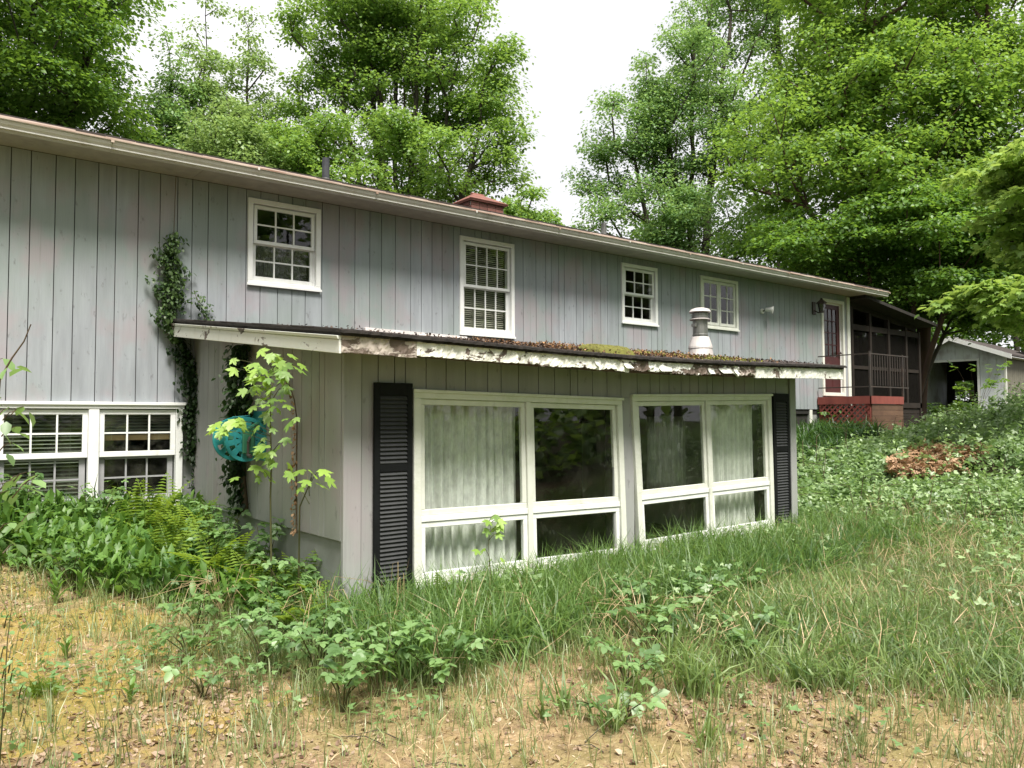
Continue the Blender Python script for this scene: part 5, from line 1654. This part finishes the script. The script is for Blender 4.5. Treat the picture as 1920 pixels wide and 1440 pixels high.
# fewer, larger leaves with distance is how the far slope reads
m_ = len(x); c_ = canopy(x, y)*(.72+.5*snoise(x, y, 87, 6.0))
hh = c_*(R_.uniform(0, 1, m_)**.35)
pos = np.stack([x, y, z+hh], -1)
tint = np.clip(.42+.25*snoise(x, y, 85, 1.7)+R_.normal(0, .24, m_), 0, 1)
far = np.clip((np.hypot(x, y+9.43)-9)/14, 0, 1)
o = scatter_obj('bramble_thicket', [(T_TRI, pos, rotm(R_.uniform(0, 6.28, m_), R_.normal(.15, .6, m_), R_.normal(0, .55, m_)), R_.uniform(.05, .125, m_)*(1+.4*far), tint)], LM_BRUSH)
tag(o, 'pale green bramble thicket covering the slope on the right', 'brambles', None, 'stuff')
x, y, z, R_ = ground_pts(14000, 21, 44, -9, 12, lambda x, y: .8+0*x, 86)
m_ = len(x)
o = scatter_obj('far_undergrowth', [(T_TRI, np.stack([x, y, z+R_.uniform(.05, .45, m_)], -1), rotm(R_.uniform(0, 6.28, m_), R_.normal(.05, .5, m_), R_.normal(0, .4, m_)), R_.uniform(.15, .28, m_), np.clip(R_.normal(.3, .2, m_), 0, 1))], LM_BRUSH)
tag(o, 'undergrowth between the slope and the garage', 'undergrowth', None, 'stuff')
# leafy shoots standing above the thicket
x, y, z, R_ = ground_pts(2600, 8.8, 20, -9.5, -1.8, lambda x, y: d_brush(x, y)*.55, 87)
m_ = len(x); top = canopy(x, y)*R_.uniform(1.0, 1.35, m_)+R_.uniform(.05, .16, m_)
kk = 9; ix = np.repeat(np.arange(m_), kk); u = np.tile(np.linspace(.45, 1, kk), m_)
lean = R_.normal(0, .12, (m_, 2)); n = len(ix)
pos = np.stack([x[ix]+lean[ix, 0]*u*u, y[ix]+lean[ix, 1]*u*u, z[ix]+top[ix]*u], -1)
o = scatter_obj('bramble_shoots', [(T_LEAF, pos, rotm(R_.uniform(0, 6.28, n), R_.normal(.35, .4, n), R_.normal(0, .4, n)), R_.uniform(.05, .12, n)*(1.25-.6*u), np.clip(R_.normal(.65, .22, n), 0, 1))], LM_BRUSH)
tag(o, 'leafy young shoots standing up out of the bramble slope', 'shoots', None, 'stuff')
# weeds and dead stems through the meadow
x, y, z, R_ = ground_pts(13000, 2.6, 11.5, -9, -3.9, lambda x, y: np.clip(d_mid(x, y)+d_tall(x, y), 0, 1)*sstep((snoise(x, y, 95, 1.8)-.05)/.3), 96)
m_ = len(x)
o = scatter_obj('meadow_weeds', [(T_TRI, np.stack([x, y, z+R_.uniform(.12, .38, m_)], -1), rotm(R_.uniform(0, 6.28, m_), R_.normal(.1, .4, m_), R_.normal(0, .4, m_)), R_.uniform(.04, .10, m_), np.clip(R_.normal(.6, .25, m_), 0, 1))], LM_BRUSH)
tag(o, 'broad leaved weeds growing through the meadow grass', 'weeds', None, 'stuff')
blades('dead_stems', 'pale dead stems standing and leaning in the meadow grass', 13000, (2.4, 11, -9.2, -3.85), lambda x, y: np.clip(d_mid(x, y)+.6*d_tall(x, y), 0, 1), .2, .55, BL, LM_STRAW, 97, .45, .35)
# bare canes poking out
cn = MB(); r = np.random.default_rng(88)
for k in range(130):
    x, y = r.uniform(9, 18), r.uniform(-8, -1.8)
    if d_brush(np.array(x), np.array(y)) < .5: continue
    a = r.uniform(0, 6.28); L = r.uniform(.4, .9); z = gz(x, y)
    cn.tube([(x, y, z), (x+.15*L*math.cos(a), y+.15*L*math.sin(a), z+L*.75), (x+.6*L*math.cos(a), y+.6*L*math.sin(a), z+L*.8)], [.006, .004, .002], 4, False)
o = cn.build('bramble_canes', VINEST); tag(o, 'thin brown canes arching out of the bramble slope', 'canes', None, 'stuff')
# dead bracken patch
r = np.random.default_rng(89); n = 1700
th = r.uniform(0, 6.28, n); rr = np.sqrt(r.uniform(0, 1, n))
x = 12.9+.95*rr*np.cos(th)+.2*snoise(th, rr, 4, 1); y = -3.8+.62*rr*np.sin(th)+.15*snoise(rr, th, 9, 1)
z = ground(x, y)+.30+.12*snoise(x, y, 90, 2)+r.uniform(-.05, .10, n)
o = scatter_obj('dead_bracken', [(T_TWIG, np.stack([x, y, z], -1), rotm(r.uniform(0, 6.28, n), r.normal(-.2, .5, n), r.normal(0, .5, n)), r.uniform(.06, .13, n), np.clip(r.normal(.5, .25, n), 0, 1))], LM_DEAD)
tag(o, 'rusty brown patch of dead bracken on the green slope', 'bracken', None, 'stuff')
# strap leaves by the deck
blades('daylily_patch', 'deep green strap leaved daylilies below the lattice of the deck', 5200, (12.2, 15.9, -2.6, -.05), lambda x, y: sstep((y+1.75+.3*snoise(x, y, 91, 1.2))/.5)+0*x, .32, .56, BLW, LM_LILY, 92, .2, 1.0, 'daylilies', clump=24)
x, y, z, R_ = ground_pts(5000, 9.0, 13.2, -3.4, -.1, lambda x, y: .7+0*x, 93)
m_ = len(x)
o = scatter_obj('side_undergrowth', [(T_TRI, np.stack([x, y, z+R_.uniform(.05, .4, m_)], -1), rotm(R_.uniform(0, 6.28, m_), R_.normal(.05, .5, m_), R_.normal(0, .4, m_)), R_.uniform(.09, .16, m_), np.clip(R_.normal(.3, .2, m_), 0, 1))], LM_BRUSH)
tag(o, 'low undergrowth beside the far corner of the extension', 'undergrowth', None, 'stuff')
# moss and rusty litter on the low roof
def roof_litter(name, label, n, x0, x1, y0, y1, mat, s0, s1, seed, hmax, mats=None):
    r = np.random.default_rng(seed)
    x = r.uniform(x0, x1, n); y = r.uniform(y0, y1, n)
    zz = np.array([ez(a, b) for a, b in zip(x, y)])+.056+r.uniform(0, 1, n)**2*hmax*(.5+.5*snoise(x, y, seed, 4))
    kp = r.uniform(0, 1, n) < .12+.88*sstep((snoise(x, y, seed+3, 2.1)+.12)/.35)
    x, y, zz = x[kp], y[kp], zz[kp]; n = len(x)
    o = scatter_obj(name, [(curl, np.stack([x, y, zz], -1), rotm(r.uniform(0, 6.28, n), r.normal(0, .7, n), r.normal(0, .7, n)), r.uniform(s0, s1, n), np.clip(r.normal(.45, .3, n), 0, 1))], mat)
    return tag(o, label, 'roof litter', None, 'stuff')
MXA = at(1100, 655, 'y', -4.1).x
roof_litter('roof_litter', 'rusty brown needles and leaf litter lying on the low roof', 8500, MXA-.5, 7.9, YR-.01, -2.2, LM_ROOF, .012, .030, 101, .075)
roof_litter('moss_tuft_litter', 'greenish moss crumbs scattered on the low roof edge', 2200, MXA, 7.6, YR-.01, -3.0, leaf_mat('moss_crumb', (.10,.11,.02), (.30,.29,.06), (.2,.2,.04), .02, .1), .012, .028, 102, .06)
roof_litter('roof_crumbs', 'dark crumbs of old leaves along the low roof', 3500, 2.6, 9.2, YR-.02, -2.6, leaf_mat('dark_crumb', (.03,.022,.018), (.12,.08,.06), (.05,.04,.03), .02, .05), .012, .03, 103, .03)
mc = MB(); r = np.random.default_rng(104)
nxm, nym = 40, 14
MX0, MX1 = at(1108, 655, 'y', -4.1).x, at(1176, 660, 'y', -4.1).x
for j in range(nym+1):
    for i in range(nxm+1):
        u, v = i/nxm, j/nym
        e_ = min(1, 7*min(u, 1-u), 5*min(v, 1-v))
        x = MX0+(MX1-MX0)*u; y = -4.22+.34*v
        mc.v.append((x, y, ez(x, y)+.045+.075*e_**.5*(.85+.3*r.uniform())))
for j in range(nym):
    for i in range(nxm): q = j*(nxm+1)+i; mc.f.append((q, q+1, q+nxm+2, q+nxm+1))
o = mc.build('moss_cushion', MOSSR, smooth=False); tag(o, 'thick yellow green cushion of moss growing on the low roof', 'moss')

# ------------------------------------------------------------------ individual plants
ME = {}
def tpl_mesh(key, tpl, mat, tint=.5):
    if key not in ME:
        ME[key] = np_mesh('leaf', tpl.v, tpl.loops, tpl.sizes, mat, np.full(len(tpl.v), tint))
    return ME[key]

# ferns: fronds as parts
GF_ = 'ferns by the left side of the house'
fr_t = [fern_frond(1, 20, a, .19) for a in (.75, .95, 1.15)]
fr_m = [tpl_mesh('frond%d' % i, t, LM_FERN, .35+.25*i) for i, t in enumerate(fr_t)]
ferns = [((2.28, -2.45), .72, 'bright fern at the foot of the maple sapling'), ((2.42, -2.9), .66, 'yellow green fern nearest the stepped siding edge'),
         ((2.05, -1.9), .70, 'fern just below the teal hose reel'), ((2.60, -3.40), .60, 'fern against the foundation at the extension corner'),
         ((2.05, -.9), .78, 'tall upright fern between the ivy trunk and the hose reel'), ((2.3, -.6), .75, 'fern beside the right edge of the lower windows'),
         ((2.35, -1.5), .72, 'fern in the inner corner of the walls'), ((2.4, -3.85), .5, 'small fern at the edge of the tall grass'), ((.9, -.75), .42, 'fern under the middle of the lower windows')]
r = np.random.default_rng(111)
for (x, y), L, lab in ferns:
    t = thing('fern', lab, 'fern', (x, y, gz(x, y)), GF_)
    nf = 9
    for k in range(nf):
        a = 6.28*k/nf + r.uniform(-.3, .3); s = L*r.uniform(.8, 1.15)
        inst('frond', fr_m[int(r.integers(0, 3))], t, (x, y, gz(x, y)), (r.uniform(.0, .45), r.uniform(-.15, .15), a), s)
# small fern fronds before the picture window
for (x, y), L, lab in [((3.55, -4.05), .40, 'feathery yellow green fern in front of the picture window corner'), ((3.95, -4.1), .36, 'thin fern under the lace curtained pane')]:
    t = thing('fern', lab, 'fern', (x, y, gz(x, y)), GF_)
    for k in range(6):
        inst('frond', fr_m[k % 3], t, (x, y, gz(x, y)), (r.uniform(.5, .9), r.uniform(-.1, .1), k*1.05+r.uniform(-.2, .2)), L*r.uniform(.8, 1.3))

# daylily clumps under the windows
blm = [tpl_mesh('strap%d' % i, t, LM_LILY, .2+.2*i) for i, t in enumerate(BLW)]
for (x, y), lab in [((1.32, -.42), 'dark strap leaved clump under the left lower window'), ((1.75, -.38), 'dark strap leaved clump at the mullion of the lower windows'), ((2.05, -.6), 'dark strap leaved clump under the right lower window')]:
    t = thing('daylily_clump', lab, 'daylily', (x, y, gz(x, y)), 'daylily clumps under the lower windows')
    for k in range(34):
        s = r.uniform(.45, .78)
        inst('leaf', blm[int(r.integers(0, 4))], t, (x+r.normal(0, .06), y+r.normal(0, .05), gz(x, y)), (r.normal(0, .2), r.normal(0, .2), r.uniform(0, 6.28)), (.8, s, s))

# raspberry shrubs in the foreground
rleaf = [tpl_mesh('rasp%d' % i, multi(T_LEAF2, [(0,.12,0,.66), (.02,0,1.15,.52), (-.02,0,-1.15,.52)]), LM_RASP, v) for i, v in enumerate((.15, .5, .85))]
def shrub(x, y, h, nl, label, leafs, lsz, group, name='bramble_shrub', cat='shrub', spread=.28, stems=4, stemmat=STEM):
    z0 = gz(x, y)
    t = thing(name, label, cat, (x, y, z0), group)
    m = MB(); L = []; nl = int(nl*(1.6 if name == 'bramble_shrub' else 1))
    for s in range(stems):
        a = 6.28*s/stems+r.uniform(-.5, .5); sp_ = spread*r.uniform(.4, 1.1); hh = h*r.uniform(.65, 1.1)
        pts = [(x, y, z0-.02), (x+sp_*.25*math.cos(a), y+sp_*.25*math.sin(a), z0+hh*.45), (x+sp_*.7*math.cos(a+.2), y+sp_*.7*math.sin(a+.2), z0+hh*.85), (x+sp_*math.cos(a+.3), y+sp_*math.sin(a+.3), z0+hh)]
        m.tube(pts, [.0055, .0045, .0035, .002], 5, False)
        for k in range(max(2, nl//stems)):
            u = r.uniform(.25, 1.0)**.7*3; i = min(2, int(u)); f = u-i
            p = Vector(pts[i]).lerp(Vector(pts[i+1]), f); L.append((p, r.uniform(0, 6.28)))
    m.build('stem', stemmat, t, smooth=True)
    for p, a in L:
        off = Vector((-math.sin(a), math.cos(a), .35))*r.uniform(.02, .07)
        inst('leaf', leafs[int(r.integers(0, len(leafs)))], t, p+off, (r.normal(-.15, .3), r.normal(0, .3), a), lsz*r.uniform(.7, 1.25))
    return t
GR = 'low raspberry shrubs in the foreground'
spots = [((1.95, -4.35), .34, 36, 'raspberry shrub left of the tall grass near the moss edge'), ((2.15, -4.75), .36, 40, 'raspberry shrub in the middle of the foreground leaf patch'),
         ((1.62, -3.9), .28, 26, 'raspberry shrub between the herbs and the moss bank'), ((2.30, -5.25), .38, 42, 'leafiest raspberry shrub in front of the black shutter'),
         ((2.02, -5.35), .30, 28, 'raspberry shrub with pale leaves closest to the camera'), ((2.62, -5.45), .36, 36, 'raspberry shrub on a dark upright stem'),
         ((2.75, -4.95), .30, 30, 'raspberry shrub at the lower edge of the tall grass'), ((2.35, -4.25), .30, 26, 'raspberry shrub by the corner of the extension'),
         ((1.85, -3.3), .30, 28, 'small raspberry shrub among the left herbs'), ((4.55, -5.15), .42, 40, 'shrub in the grass before the gap between the picture windows'),
         ((5.15, -5.35), .40, 36, 'shrub leaning over dry stalks in the grass'), ((3.55, -6.05), .26, 24, 'raspberry shrub alone on bare ground right of centre'),
         ((4.15, -5.75), .34, 30, 'pale shrub at the right end of the tall grass'), ((4.6, -6.2), .24, 20, 'small shrub with yellowish tips in thin grass'),
         ((5.9, -5.2), .36, 26, 'light feathery shrub in the grass near the far window'), ((3.1, -6.45), .18, 14, 'tiny seedling shrub beside a dead stump'),
         ((1.5, -4.6), .20, 14, 'little raspberry shoot on the yellow moss')]
for (x, y), h, nl, lab in spots:
    shrub(x, y, h, nl, lab, rleaf, .10, GR, stems=6)
for (x, y), h, nl, lab in [((2.58, -2.62), .62, 60, 'leafy shrub against the side wall behind the sapling stem'), ((2.55, -3.35), .52, 56, 'leafy shrub at the stepped edge of the side wall siding'),
                           ((2.5, -1.75), .62, 50, 'tall leafy shrub under the teal hose reel'), ((2.35, -3.7), .45, 44, 'shrub in front of the extension corner board'),
                           ((1.25, -1.9), .34, 30, 'pale shrub in the middle of the herb border'), ((.55, -1.0), .42, 36, 'pale shrub at the left end of the lower windows'), ((1.62, -.75), .62, 46, 'leafy shrub below the mullion of the lower windows'), ((1.0, -.55), .72, 50, 'tallest leafy shrub before the left lower window'), ((2.3, -2.25), .74, 60, 'bushy shrub between the ferns and the maple sapling'), ((2.0, -.45), .6, 44, 'shrub hiding the right lower window corner')]:
    shrub(x, y, h, nl, lab, rleaf, .10, 'shrubs along the side wall and lower windows', stems=7)
# young maple saplings and leafy herbs near the walls
sleaf = [tpl_mesh('sap%d' % i, T_MAPLE, LM_SAP, v) for i, v in enumerate((.05, .45, .95))]
def leafy(label, base, stem_pts, leaves, leafs, mat=STEM, name='maple_sapling', rad=.008, group='maple saplings by the house'):
    t = thing(name, label, 'sapling', (base[0], base[1], gz(base[0], base[1])), group)
    MB().tube([(base[0], base[1], gz(base[0], base[1])-.02)]+[tuple(p) for p in stem_pts], list(np.linspace(rad, rad*.35, len(stem_pts)+1)), 6, False).build('stem', mat, t, smooth=True)
    for (p, sz, yaw, pitch, k, origin) in leaves:
        p = Vector(p)
        if origin is not None:
            q = Vector(origin); MB().tube([q, q.lerp(p, .5)+Vector((0, 0, .015)), p], [.0035, .0025, .0018], 4, False).build('twig', mat, t)
        inst('leaf', leafs[k], t, p, (pitch, r.normal(0, .25), yaw), sz)
    return t
XM = 2.42
def M_(px, py, dx=0): 
    q = at(px, py, 'x', XM+dx); return q
base = M_(512, 965)
stem = [M_(507, 930), M_(509, 870), M_(507, 800), M_(507, 740), M_(515, 700), M_(500, 672)]
camyaw = math.atan2(base.x-CAM.x, base.y-CAM.y)
lv = []
for (px, py, s, k) in [(436,672,.085,2),(441,690,.11,2),(472,700,.11,2),(488,655,.11,2),(500,665,.12,1),(470,712,.12,2),(490,688,.13,2),(498,705,.15,1),(513,690,.13,1),(521,668,.11,1),
                       (480,722,.13,1),(497,728,.12,1),(470,735,.10,1),(540,680,.12,0),(545,705,.12,0),(532,722,.10,0),(505,742,.10,1),
                       (400,796,.11,2),(413,790,.13,2),(424,800,.12,2),(440,786,.13,2),(452,795,.11,1),(420,806,.10,2),
                       (478,760,.09,1),(492,772,.08,1),(500,835,.11,1),(488,850,.12,1),(505,858,.10,1),(480,872,.12,1),(492,880,.11,1),(545,790,.10,0),(538,820,.09,0)]:
    org = M_(507, py+22) if px < 520 else M_(512, py+25)
    lv.append((M_(px, py, r.uniform(-.10, .08)), s*1.15, math.pi-camyaw+r.normal(0, 1.0), r.uniform(-1.0, -.25), k, org if r.random() < .6 else None))
lv += [(M_(px+r.uniform(-18, 18), py+r.uniform(-14, 14), r.uniform(-.14, .02)), s*1.0, math.pi-camyaw+r.normal(0, 1.0), r.uniform(-1.0, -.25), k, None) for (px, py, s, k) in [(470,690,.11,2),(490,700,.12,2),(505,720,.12,1),(480,735,.11,1),(515,705,.11,0),(500,680,.11,1),(535,700,.11,0),(420,792,.12,2),(445,795,.12,2),(405,800,.1,1),(495,850,.1,1),(490,770,.1,1),(548,690,.1,0)]*2]
lv += [(M_(507+r.normal(0, 24), r.uniform(660, 900), r.uniform(-.12, .04)), r.uniform(.06, .11), math.pi-camyaw+r.normal(0, 1.1), r.uniform(-1.1, -.2), int(r.integers(0, 2)), None) for _ in range(46)]
leafy('maple sapling with bright lobed leaves in front of the hose reel', (base.x, base.y), stem, lv, sleaf)
base = M_(560, 985, .1); 
lv = []
for (px, py, s, k) in [(570,880,.12,1),(585,886,.13,2),(600,880,.12,2),(610,895,.11,1),(578,900,.10,1),(592,905,.11,1),(560,915,.09,1)]:
    lv.append((M_(px, py, .1+r.uniform(-.05, .05)), s*1.1, math.pi-camyaw+r.normal(0, .9), r.uniform(-.9, -.2), k, M_(580, py+30, .1) if r.random() < .7 else None))
leafy('small maple seedling against the stepped siding', (base.x, base.y), [M_(562, 950, .1), M_(575, 920, .1), M_(585, 895, .1)], lv, sleaf)
# seedling before the lower pane
def WN(px, py): return at(px, py, 'y', YF-.25)
b0 = WN(925, 1100); lv = []
for (px, py, s, k) in [(915,975,.10,1),(925,990,.12,1),(935,972,.11,2),(940,985,.10,1),(912,990,.09,0),(928,965,.09,0),(932,1000,.09,1),(895,1030,.09,1),(908,1028,.07,1),(938,1046,.07,2),(922,1048,.06,1)]:
    lv.append((WN(px, py), s, math.pi-camyaw+r.normal(0, .9), r.uniform(-1.1, -.4), k, WN(916, py+14) if r.random() < .7 else None))
leafy('slim maple seedling in front of the lace curtained lower pane', (b0.x, b0.y), [WN(918, 1060), WN(916, 1020), WN(920, 985)], lv, sleaf, rad=.005)
# left edge shrub, close to the camera
nleaf = [tpl_mesh('near%d' % i, T_LEAF2, LM_RASP, v) for i, v in enumerate((.3, .6, .95))]
LP = lambda px, py, d=4.0: atd(px, py, d)
b0 = LP(-40, 1250); lv = []
for (px, py) in [(5,672),(12,690),(30,688),(46,690),(3,760),(18,765),(30,770),(44,762),(55,772),(12,790),(28,800),(8,815),(22,830),(35,812),(12,850),(2,745),(10,905),(25,900),(38,890),(50,885),(60,900),(72,890),(15,920),(30,925),(48,915),(65,960),(50,975),(20,980),(8,1010),(30,1020)]:
    q = LP(px, py, 4.0+r.uniform(-.25, .25))
    lv.append((q, r.uniform(.06, .10), r.uniform(0, 6.28), r.uniform(-1.2, -.2), int(r.integers(0, 3)), LP(px-25, py+18) if r.random() < .7 else None))
leafy('leafy shrub reaching in from the left edge of the clearing', (b0.x, b0.y), [LP(-30, 1100), LP(-12, 950), LP(-8, 800), LP(0, 710), LP(22, 672), LP(45, 640), LP(58, 608)], lv, nleaf, VINEST, 'edge_shrub', .008, None)
b0 = LP(0, 1330, 3.6); lv = []
for k in range(46):
    px, py = r.uniform(-25, 62), r.uniform(1150, 1420)
    lv.append((LP(px, py, 3.5+r.uniform(-.15, .15)), r.uniform(.025, .05), r.uniform(0, 6.28), r.uniform(-1, 0), int(r.integers(0, 3)), LP(px-8, py+25, 3.5) if k % 2 else None))
leafy('thin stemmed weed with small leaves at the lower left corner', (b0.x, b0.y), [LP(8, 1300, 3.5), LP(14, 1200, 3.5), LP(22, 1140, 3.5)], lv, nleaf, STEM, 'weed', .004, None)
# milkweed-like rosettes on the moss
lm = [tpl_mesh('lance%d' % i, T_LANCE, LM_LUSH, v) for i, v in enumerate((.4, .7, 1.0))]
def rosette(x, y, h, n, label):
    z = gz(x, y); t = thing('broad_leaved_weed', label, 'weed', (x, y, z), 'broad leaved weeds at the moss edge')
    MB().tube([(x, y, z-.02), (x+.01, y, z+h*.8)], [.006, .003], 5, False).build('stem', STEM, t)
    for k in range(n):
        a = 6.28*k*.38; inst('leaf', lm[k % 3], t, (x, y, z+h*.75*k/n), (r.uniform(.55, 1.1), 0, a), r.uniform(.10, .16)*(h/.22))
for px, py, h, n, lab in [(125, 1215, .16, 8, 'single upright weed standing on the yellow moss'), (105, 1150, .24, 12, 'tall bushy weed at the left edge of the herb border'), (150, 1140, .22, 12, 'bushy weed right next to the tall one in the herb border'),
                          (245, 1290, .14, 7, 'weed by itself on bare soil in the lower left'), (235, 1130, .18, 10, 'pale star shaped weed below the herbs'), (275, 1125, .16, 10, 'second pale star shaped weed below the herbs')]:
    d = FWD + RGT*((px-960)/1480) - UPV*((py-720)/1480); q = CAM + d*((.08-CAM.z)/d.z)
    rosette(q.x, q.y, h, n, lab)
# soft green tuft on the moss
d = FWD + RGT*((80-960)/1480) - UPV*((1285-720)/1480); q = CAM + d*((.04-CAM.z)/d.z)
t = thing('green_tuft', 'small soft green feathery tuft on the moss at lower left', 'tuft', (q.x, q.y, gz(q.x, q.y)))
n = 260; a = r.uniform(0, 6.28, n); rr = r.uniform(0, .11, n)
pos = np.stack([q.x+rr*np.cos(a), q.y+rr*np.sin(a), np.full(n, gz(q.x, q.y))], -1)
scatter_obj('blades', [(BLT[1], pos, rotm(a, r.normal(0, .5, n), r.normal(0, .5, n)), np.stack([np.full(n, .9), r.uniform(.06, .12, n), r.uniform(.06, .12, n)], -1), r.uniform(.2, .9, n))], LM_FERN, t)

# climbers ----------------------------------------------------------
def climber(label, pts, rad, widths, nleaf, size, side, name='climbing_vine', mat=LM_IVY, thick=.10):
    """pts on a wall plane; leaves spread over a column that follows the stem. side: 'y' main wall, 'x' side wall"""
    P = [Vector(p) for p in pts]
    t = thing(name, label, 'climber', P[0], None)
    MB().tube(P, list(np.linspace(rad, rad*.5, len(P))), 7, False).build('stem', VINEST, t, smooth=True)
    if nleaf:
        seg = np.array([(P[i+1]-P[i]).length*(widths[i]+widths[i+1]) for i in range(len(P)-1)]); seg /= seg.sum()
        si = r.choice(len(seg), nleaf, p=seg); u = r.uniform(0, 1, nleaf)
        A0 = np.array([P[i] for i in si]); A1 = np.array([P[i+1] for i in si])
        W0 = np.array([widths[i] for i in si]); W1 = np.array([widths[i+1] for i in si])
        pos = A0+(A1-A0)*u[:, None]; ww = (W0+(W1-W0)*u)
        # clumpy sprays
        s_ = r.normal(0, .42, nleaf); s_ = np.clip(s_, -1, 1)*(1+.35*np.sin(pos[:, 2]*17+s_*2)) * ww
        dth = np.abs(r.normal(0, 1, nleaf))*thick*.5*np.clip(1.2-np.abs(s_)/(ww+.001), .2, 1.2)
        if side == 'y': pos[:, 0] += s_; pos[:, 1] -= dth+.01
        else: pos[:, 1] += s_; pos[:, 0] -= dth+.01
        yaw = (math.pi if side == 'y' else math.pi/2) + r.normal(0, .9, nleaf)
        tint = np.clip(.35+dth*3+r.normal(0, .25, nleaf), 0, 1)
        scatter_obj('foliage', [(T_LEAF2, pos, rotm(yaw, r.normal(-.9, .45, nleaf), r.normal(0, .4, nleaf)), size*r.uniform(.6, 1.3, nleaf), tint)], mat, t)
    return t
Y_ = lambda px, py: at(px, py, 'y', -.05)
IVG = leaf_mat('upper_ivy_leaf', (.022, .060, .018), (.085, .150, .038), (.08, .15, .03), .03)
climber('dark evergreen climber covering the wall corner below the low roof end', [(2.86, -.06, .2), Y_(375, 880), Y_(362, 820), Y_(366, 760), Y_(360, 710), Y_(342, 660), Y_(325, 625)], .022,
        [.10, .13, .16, .15, .16, .13, .06], 2300, .055, 'y')
climber('leafy evergreen climber on the wall above the low roof end', [Y_(325, 640), Y_(312, 600), Y_(318, 560), Y_(322, 520), Y_(315, 480), Y_(322, 442), Y_(326, 436), Y_(330, 330)], .007,
        [.05, .12, .20, .21, .15, .11, .0, .0], 1500, .050, 'y', mat=IVG, thick=.13)
climber('sparse evergreen sprig growing from the low roof beside the wall', [(2.98, -.08, 2.72), Y_(385, 600), Y_(372, 565), Y_(363, 545)], .006, [.18, .12, .10, .04], 160, .045, 'y', mat=IVG, thick=.12)
X_ = lambda px, py: at(px, py, 'x', XS-.05)
climber('dense dark bush of ivy on the side wall above the hose reel', [X_(460, 960), X_(455, 900), X_(455, 800), X_(462, 745), X_(458, 690), X_(462, 645)], .035, [.05, .10, .22, .30, .24, .16], 1500, .060, 'x', thick=.16)
climber('thin bare vine running straight up the inner wall corner', [Y_(408, 900), Y_(406, 820), Y_(404, 740), Y_(402, 650)], .014, [.03, .03, .03, .03], 90, .03, 'y', mat=LM_DEAD, thick=.03)
climber('woody vine with dry leaves curving up the side wall', [X_(556, 1000), X_(556, 930), X_(556, 860), X_(557, 790), X_(552, 750), X_(540, 715), X_(520, 690)], .008, [.03, .04, .04, .03, .03, .03, .02], 150, .035, 'x', mat=LM_DEAD, thick=.03)

# dead stalks, dried fern and pale seed stalk near the corner
def stalks(label, x, y, n, h, mat, spread, name='dry_stalks'):
    m = MB(); z = gz(x, y)
    for k in range(n):
        a = r.uniform(0, 6.28); L = h*r.uniform(.5, 1.1); s_ = spread*r.uniform(.5, 1.5)
        m.tube([(x+r.normal(0, .03), y+r.normal(0, .03), z), (x+s_*.4*math.cos(a), y+s_*.4*math.sin(a), z+L*.8), (x+s_*math.cos(a), y+s_*math.sin(a), z+L*r.uniform(.5, 1.0)), (x+s_*1.3*math.cos(a), y+s_*1.3*math.sin(a), z+L*r.uniform(.1, .7))], [.003, .0025, .002, .0012], 4, False)
    return tag(m.build(name, mat), label, 'dry stalks', 'bent dead stalks in the vegetation')
STR = simple('straw_stalk', (.42, .33, .18), (.30, .22, .12), .8, 10)
stalks('tangle of bent straw coloured stalks beside the ferns', 2.15, -3.0, 26, .48, STR, .38)
stalks('dry stalks leaning at the corner of the extension', 2.5, -3.9, 18, .5, STR, .35)
stalks('broken dry stalks lying in the grass before the second window', 4.4, -5.4, 16, .45, STR, .4)
stalks('single pale curved seed stalk in front of the black shutter', 3.1, -4.15, 3, .62, STR, .12)
# bushes between slope and garage
GB = 'shrubs in front of the garage'
bl_ = [tpl_mesh('bush%d' % i, T_TWIG, LM_DEEP, v) for i, v in enumerate((.2, .7))]
for px, py, dep, h, nl, lab in [(1790, 752, 26, .75, 90, 'low dark shrub standing in the garage doorway'), (1835, 745, 27, 1.9, 36, 'mostly bare twiggy shrub in front of the garage corner'), (1565, 790, 17.2, .7, 60, 'brownish shrub in front of the red lattice')]:
    q = atd(px, py, dep)
    shrub(q.x, q.y, h, nl, lab, bl_, .30 if dep > 20 else .13, GB, 'bush', 'shrub', .9 if dep > 20 else .35, 9, VINEST)
print('objects', len(bpy.data.objects), 'tris approx', sum(sum(max(1, len(p.vertices)-2) for p in m.polygons) if len(m.polygons) < 5000 else len(m.polygons)*1 for m in bpy.data.meshes))
